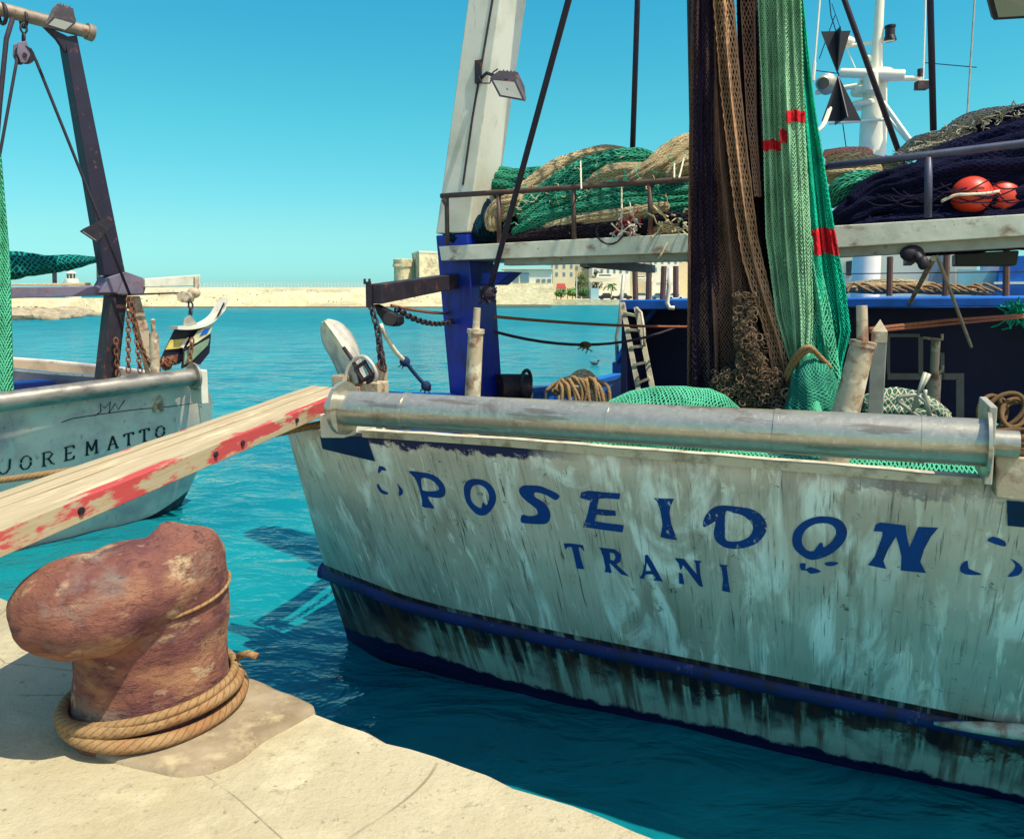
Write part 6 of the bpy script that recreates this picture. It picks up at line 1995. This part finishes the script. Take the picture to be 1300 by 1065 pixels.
# round tower and bastion
YT = 150
tw_ = thing('round_tower', V((atY(511, 388, YT).x, YT, 0)), 'round stone tower with a corbelled parapet beside the blue gantry leg', 'tower')
cx_ = atY(511, 380, YT); rT = (atY(523, 380, YT).x - atY(498.5, 380, YT).x) / 2
zt = lambda y, Y=YT: atY(0, y, Y).z
mb = MB(); mb.lathe(V((cx_.x, YT + rT, 0)), ZV, [(0, rT * 1.08), (zt(345), rT * .97), (zt(338), rT * .96), (zt(336), rT * 1.04), (zt(329), rT * 1.04), (zt(328.5), rT * .9)], 32)
out(mb, 'wall', stone2.m, tw_, smooth=40)
mb = MB()
for k in range(40):
    a = 2 * PI * k / 40; mb.box(V((cx_.x + rT * 1.03 * math.cos(a), YT + rT + rT * 1.03 * math.sin(a), zt(337))), .22, .22, .5)
out(mb, 'corbel', stone2.m, tw_)
bs_ = thing('stone_bastion', V((atY(545, 388, YT).x, YT, 0)), 'tall pale block of the old fort right of the round tower', 'fort')
mb = MB()
A_ = [atY(524, 388, YT + 6), atY(533, 388, YT - 3), atY(600, 388, YT + 3)]
zt2 = atY(533, 322, YT).z
lo = [V((p.x, p.y, 0)) for p in A_] + [V((A_[2].x, YT + 16, 0)), V((A_[0].x, YT + 16, 0))]
mb.hexa(lo, [V((p.x, p.y, zt2)) for p in lo])
out(mb, 'wall', stone2.m, bs_)
mb = MB(); lo2 = [V((p.x, p.y, zt2)) for p in lo]; cc0 = sum(lo2, V((0, 0, 0))) / 5
mb.hexa([cc0 + (p - cc0) * 1.01 for p in lo2], [cc0 + (p - cc0) * 1.01 + ZV * .35 for p in lo2]); out(mb, 'coping', white_f, bs_)
# distant quay behind
YQ = 165
fq = thing('harbour_wall', V((20, YQ, 0)), 'low far quay wall under the cars and white buildings', 'wall')
fbox('wall_face', stone.m, 560, 1400, 381, 388.5, YQ, 3, fq)
fbox('quay_top', simple('far_paving', 'cfc6a8', .9, 0, .1, .2, 0), 560, 1400, 380.6, 381.2, YQ, 60, fq)
# flat building with windows
fb_ = thing('flat_building', atY(675, 386, 158), 'flat pale harbour building with a strip of windows right of the blue leg', 'building')
fbox('wall', stone.m, 630, 702, 360, 387, 158, 9, fb_, batter=1.2)
fbox('upper_wall', white_f, 640, 701, 342, 359.8, 159, 8, fb_)
fbox('roof', white_f, 636, 703, 340.5, 341.9, 158.5, 9, fb_)
gl = Mat('far_window_glass', rgb('5a7f8f'), .2).m
for x0, x1 in ((651, 659), (661, 672), (681, 686), (688, 693), (695, 700)):
    w_ = fbox('window', simple('far_frame', 'b8b4a2', .7, 0, .05, 1, 0) if x0 == 651 else bpy.data.materials['far_frame'], x0, x1, 346 if x0 < 680 else 354, 359, 158.9, .06, fb_)
    fbox('pane', gl, x0 + .6, x1 - .6, (346 if x0 < 680 else 354) + .6, 358.4, 158.8, .06, w_)
# far houses
HS = [(702, 730, 330, 372, 175, 'd9cba6', 'stone coloured house behind the red awning'), (728, 752, 322, 360, 200, 'c9b68e', 'tan house with a tall side in the gap under the platform'),
      (752, 800, 326, 352, 190, 'e5dfcb', 'wide white house behind the palm tree'), (798, 830, 318, 350, 205, 'd5c9a9', 'cream house above the boats'), (828, 862, 324, 356, 185, 'e0dac6', 'white house left of the hanging net'),
      (860, 930, 312, 362, 195, 'cfc09b', 'tan house mostly behind the brown net')]
for x0, x1, yt, yb, Y, c, lb in HS:
    h_ = thing('far_house', atY((x0 + x1) / 2, 380, Y), lb, 'house')
    fbox('wall', simple('house_' + c, c, .85, 0, .12, .3, 0), x0, x1, yt, 381, Y, 9, h_)
    fbox('roof', simple('roof_' + c, '9a7a5e', .85, 0, .2, .4, 0), x0 - .5, x1 + .5, yt - 1.2, yt - .02, Y - .3, 10, h_)
    n_ = max(2, int((x1 - x0) / 8))
    for k in range(n_):
        xx = x0 + (k + .5) * (x1 - x0) / n_
        for yy in (yt + 6, yt + 16):
            if yy < 372: fbox('window', gl, xx - 1.6, xx + 1.6, yy, yy + 5, Y - .05, .04, h_)
# trees
def leafy(name, label, x, yb, Y, hpx, wpx, col, cat='tree', group=None, n=260, palm=False):
    b = atY(x, yb, Y); u = Y / 1000
    t = thing(name, b, label, cat, group)
    H_ = hpx * u; W_ = wpx * u
    mb = MB(); mb.tube([b, b + V((U(-.1, .1), 0, H_ * .35)), b + V((U(-.2, .2), 0, H_ * .7))], [.16, .12, .07], 7)
    out(mb, 'trunk', M['wood'], t)
    mb = MB()
    if palm:
        for k in range(26):
            a = 2 * PI * k / 13 + U(-.2, .2); e_ = U(.1, 1.1)
            p = [b + V((0, 0, H_ * .7))]
            d = V((math.cos(a) * math.cos(e_), math.sin(a) * math.cos(e_), math.sin(e_)))
            for q in range(5):
                p.append(p[-1] + d * (W_ * .12)); d.z -= .32
            for q, r_ in zip(p, p[1:]):
                sd_ = (r_ - q).cross(ZV).normalized() * (W_ * .05)
                mb.add([q - sd_, q + sd_, r_ + sd_, r_ - sd_], [[0, 1, 2, 3]])
    else:
        for k in range(n):
            while True:
                q = V((U(-1, 1), U(-1, 1), U(-1, 1)))
                if q.length < 1 and noise.noise(q * 2.2 + b) > -.22: break
            c = b + V((q.x * W_ / 2, q.y * W_ / 2, H_ * .62 + q.z * H_ * .38))
            s_ = u * U(.8, 1.9); a = V((U(-1, 1), U(-1, 1), U(-1, 1))).normalized(); e_ = a.orthogonal().normalized()
            mb.add([c - a * s_, c + e_ * s_, c + a * s_, c - e_ * s_ * .7], [[0, 1, 2, 3]])
    m = simple('leaf_' + col, col, .7, 0, .45, .6, 0)
    out(mb, 'crown', m, t)
leafy('palm_tree', 'small palm in front of the wide white house', 776, 378, 168, 20, 20, '4d6b33', palm=True)
for k, (x, h, w, c, lb) in enumerate([(712, 13, 16, '4f7a35', 'round green bush at the left end of the far planting'), (727, 14, 14, '5c8a3c', 'mid green bush beside the red awning'), (741, 15, 16, '3f6a30', 'dark green bush left of the small blue kiosk'), (738, 34, 18, '3d5a2c', 'taller tree behind the bushes'), (758, 36, 14, '2f4a28', 'slim dark tree rising to the platform edge')]):
    leafy('far_bush' if k < 3 else 'far_tree', lb, x, 380, 166 + k * 2 + (14 if k > 2 else 0), h, w, c, 'bush' if k < 3 else 'tree')
# red awning, kiosk
M['awning'] = simple('awning_red', 'a23a30', .7)
aw = thing('awning', atY(713, 380, 170), 'red awning at the foot of the stone coloured house', 'awning')
mb = MB(); a, b, c, d = atY(706, 366, 169), atY(719, 366, 169), atY(717, 360, 172), atY(707, 360, 172); mb.add([a, b, c, d, a - ZV * .15, b - ZV * .15, c - ZV * .15, d - ZV * .15], [[0, 1, 2, 3], [7, 6, 5, 4], [0, 4, 5, 1]])
out(mb, 'canvas', M['awning'], aw)
mb = MB()
for x in (706.5, 720.5): mb.cyl(atY(x, 380, 169), atY(x, 366, 169), .08, n=5)
out(mb, 'pole', M['darksteel'], aw)
k_ = fbox('kiosk', simple('kiosk_blue', '9fc4cc', .6), 750, 760, 366, 380.5, 167, 2); tag(k_, 'small pale blue kiosk on the far quay between bush and cars', 'kiosk')
# cars on the far quay
def car(x, Y, wpx, col, label, van=False):
    u = Y / 1000; b = atY(x, 380, Y); b.z = atY(x, 380.8, Y).z
    t = thing('parked_car', b, label, 'car', 'cars parked on the far quay')
    Lc = wpx * u; h = 1.45 if not van else 2.0
    def sec(mb, pr, y0, y1):
        n = len(pr); mb.hexa([b + V((px_ * Lc, y0, pz_ * h)) for px_, pz_ in pr], [b + V((px_ * Lc, y1, pz_ * h)) for px_, pz_ in pr])
    mb = MB(); sec(mb, [(-.5, .2), (.5, .2), (.5, .5), (.42, .58), (.25, .62), (-.3, .62), (-.46, .58), (-.5, .5)], -.0, 1.7)
    out(mb, 'body', simple('car_' + col, col, .3, .1, .1, 1, 0) if ('car_' + col) not in bpy.data.materials else bpy.data.materials['car_' + col], t)
    mb = MB(); sec(mb, [(-.3, .62), (.25, .62), (.14, 1), (-.2, 1)], .1, 1.6)
    out(mb, 'cabin_glass', M['glass'], t)
    for wx in (-.3, .3):
        mb = MB(); mb.cyl(b + V((wx * Lc, -.05, .32)), b + V((wx * Lc, 1.75, .32)), .32, n=12); out(mb, 'wheel', M['black'], t)
for a_ in ((771, 168, 22, '1f2c46', 'dark blue car nearest the pale blue kiosk'), (792, 170, 20, '23252e', 'black car beside the dark pole of the ladder'), (815, 169, 24, 'c9cccb', 'silver car on the far quay between the brown posts'), (838, 171, 22, '3a6b8e', 'mid blue car on the far quay left of the brown net'), (858, 169, 20, 'dcdcd6', 'white car nearest the brown net')): car(*a_)
# white boats moored on the far side
def yacht(x, y, Y, wpx, label):
    u = Y / 1000; b = atY(x, y, Y); L_ = wpx * u
    t = thing('motor_boat', b, label, 'boat', 'white boats by the far quay')
    mb = MB(); n = 8; lo, hi = [], []
    for k in range(n + 1):
        f = k / n; w_ = .16 * L_ * math.sin(PI * min(1, f * .55 + .45)) ** .7
        lo.append((f, w_))
    A = [b + V(((f - .5) * L_ * .92, -w_ * .7, 0)) for f, w_ in lo] + [b + V(((f - .5) * L_ * .92, w_ * .7, 0)) for f, w_ in lo[::-1][1:]]
    B = [b + V(((f - .5) * L_, -w_, L_ * (.10 + .05 * f))) for f, w_ in lo] + [b + V(((f - .5) * L_, w_, L_ * (.10 + .05 * f))) for f, w_ in lo[::-1][1:]]
    mb.hexa(A, B); out(mb, 'hull', M['mastwhite'], t)
    mb = MB(); z_ = L_ * .12
    pr = [(-.3, 0), (.22, 0), (.08, .11), (-.26, .12)]
    mb.hexa([b + V((p * L_, -L_ * .09, z_ + q * L_)) for p, q in pr], [b + V((p * L_, L_ * .09, z_ + q * L_)) for p, q in pr]); out(mb, 'cabin', M['mastwhite'], t)
    mb = MB(); pr = [(-.24, .045), (.13, .045), (.09, .085), (-.22, .085)]
    mb.hexa([b + V((p * L_, -L_ * .093, z_ + q * L_)) for p, q in pr], [b + V((p * L_, L_ * .093, z_ + q * L_)) for p, q in pr]); out(mb, 'window_band', M['glass'], t)
for a_ in ((770, 358, 180, 44, 'long white motor boat hauled out behind the dark blue car'), (815, 357, 176, 30, 'white motor boat between the brown roof posts'), (848, 362, 172, 30, 'white motor boat nearest the brown net')): yacht(*a_)
for x, c, lb in ((738, 'flag', 'thin pale pole left of the kiosk'),):
    mb = MB(); mb.cyl(atY(x - 6, 381, 166), atY(x - 6, 352, 166), .09, n=6); out(mb, 'light_pole', M['white'], None, lb, 'pole')
# a small swimming bird
mb = MB(); c = atZ(755, 462, 0.03)
mb.ell(c + ZV * .03, .14, .07, .06, 12, 8); mb.ell(c + V((.13, 0, .12)), .04, .035, .035, 10, 6); mb.cyl(c + V((.10, 0, .04)), c + V((.13, 0, .12)), .03, .025, 8); mb.cyl(c + V((.16, 0, .12)), c + V((.21, 0, .11)), .012, .003, 6); mb.cyl(c + V((-.12, 0, .05)), c + V((-.2, 0, .08)), .03, .006, 6)
out(mb, 'water_bird', simple('bird_feathers', '4c4a50', .8), None, 'small dark bird floating on the water left of the ladder', 'bird', smooth=True)

# ================================================================== boat moored beyond, seen above the shelter roof
b3 = thing('fishing_boat', (pt(1170, 372, 9).x, pt(1170, 372, 9).y, 0), 'white and blue boat moored beyond, seen between the platform and the blue shelter roof', 'fishing boat')
T3 = 10.5
def prism3(name, mat, q, d, t=T3, parent=b3):
    mb = MB(); P_ = [pt(x, y, t) for x, y in q]; mb.hexa([P_[0], P_[1], P_[1] + NV * d, P_[0] + NV * d], [P_[3], P_[2], P_[2] + NV * d, P_[3] + NV * d])
    return out(mb, name, mat, parent)
cream = simple('cabin_cream', 'efe9cf', .5, 0, .05, 2, 0)
prism3('cabin', cream, [(1040, 380), (1240, 380), (1240, 308), (1040, 318)], 2.0, T3 + .3)
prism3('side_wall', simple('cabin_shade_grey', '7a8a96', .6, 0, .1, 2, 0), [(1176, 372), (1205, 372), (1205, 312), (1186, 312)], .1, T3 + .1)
prism3('window', M['glass'], [(1074, 350), (1090, 350), (1090, 330), (1074, 332)], .05, T3 + .22)
prism3('window', gl, [(1094, 350), (1112, 350), (1112, 330), (1094, 330)], .05, T3 + .22)
prism3('door', M['white'], [(1206, 372), (1212, 372), (1212, 318), (1206, 318)], .05, T3 + .05)
prism3('side_window', simple('pale_blue_panel', '8fc7d3', .3, 0, .2, 2, 0), [(1216, 368), (1268, 368), (1268, 344), (1216, 342)], .1, T3 - .1)
prism3('hull', M['blue'], [(1262, 420), (1420, 420), (1420, 320), (1270, 326)], 2.5, T3 - .3)
prism3('hull', M['blue'], [(1000, 430), (1420, 430), (1420, 390), (1000, 390)], 2.5, T3 - .25)
prism3('stripe', M['mastwhite'], [(1262, 361), (1420, 360), (1420, 357), (1262, 358)], .05, T3 - .36)
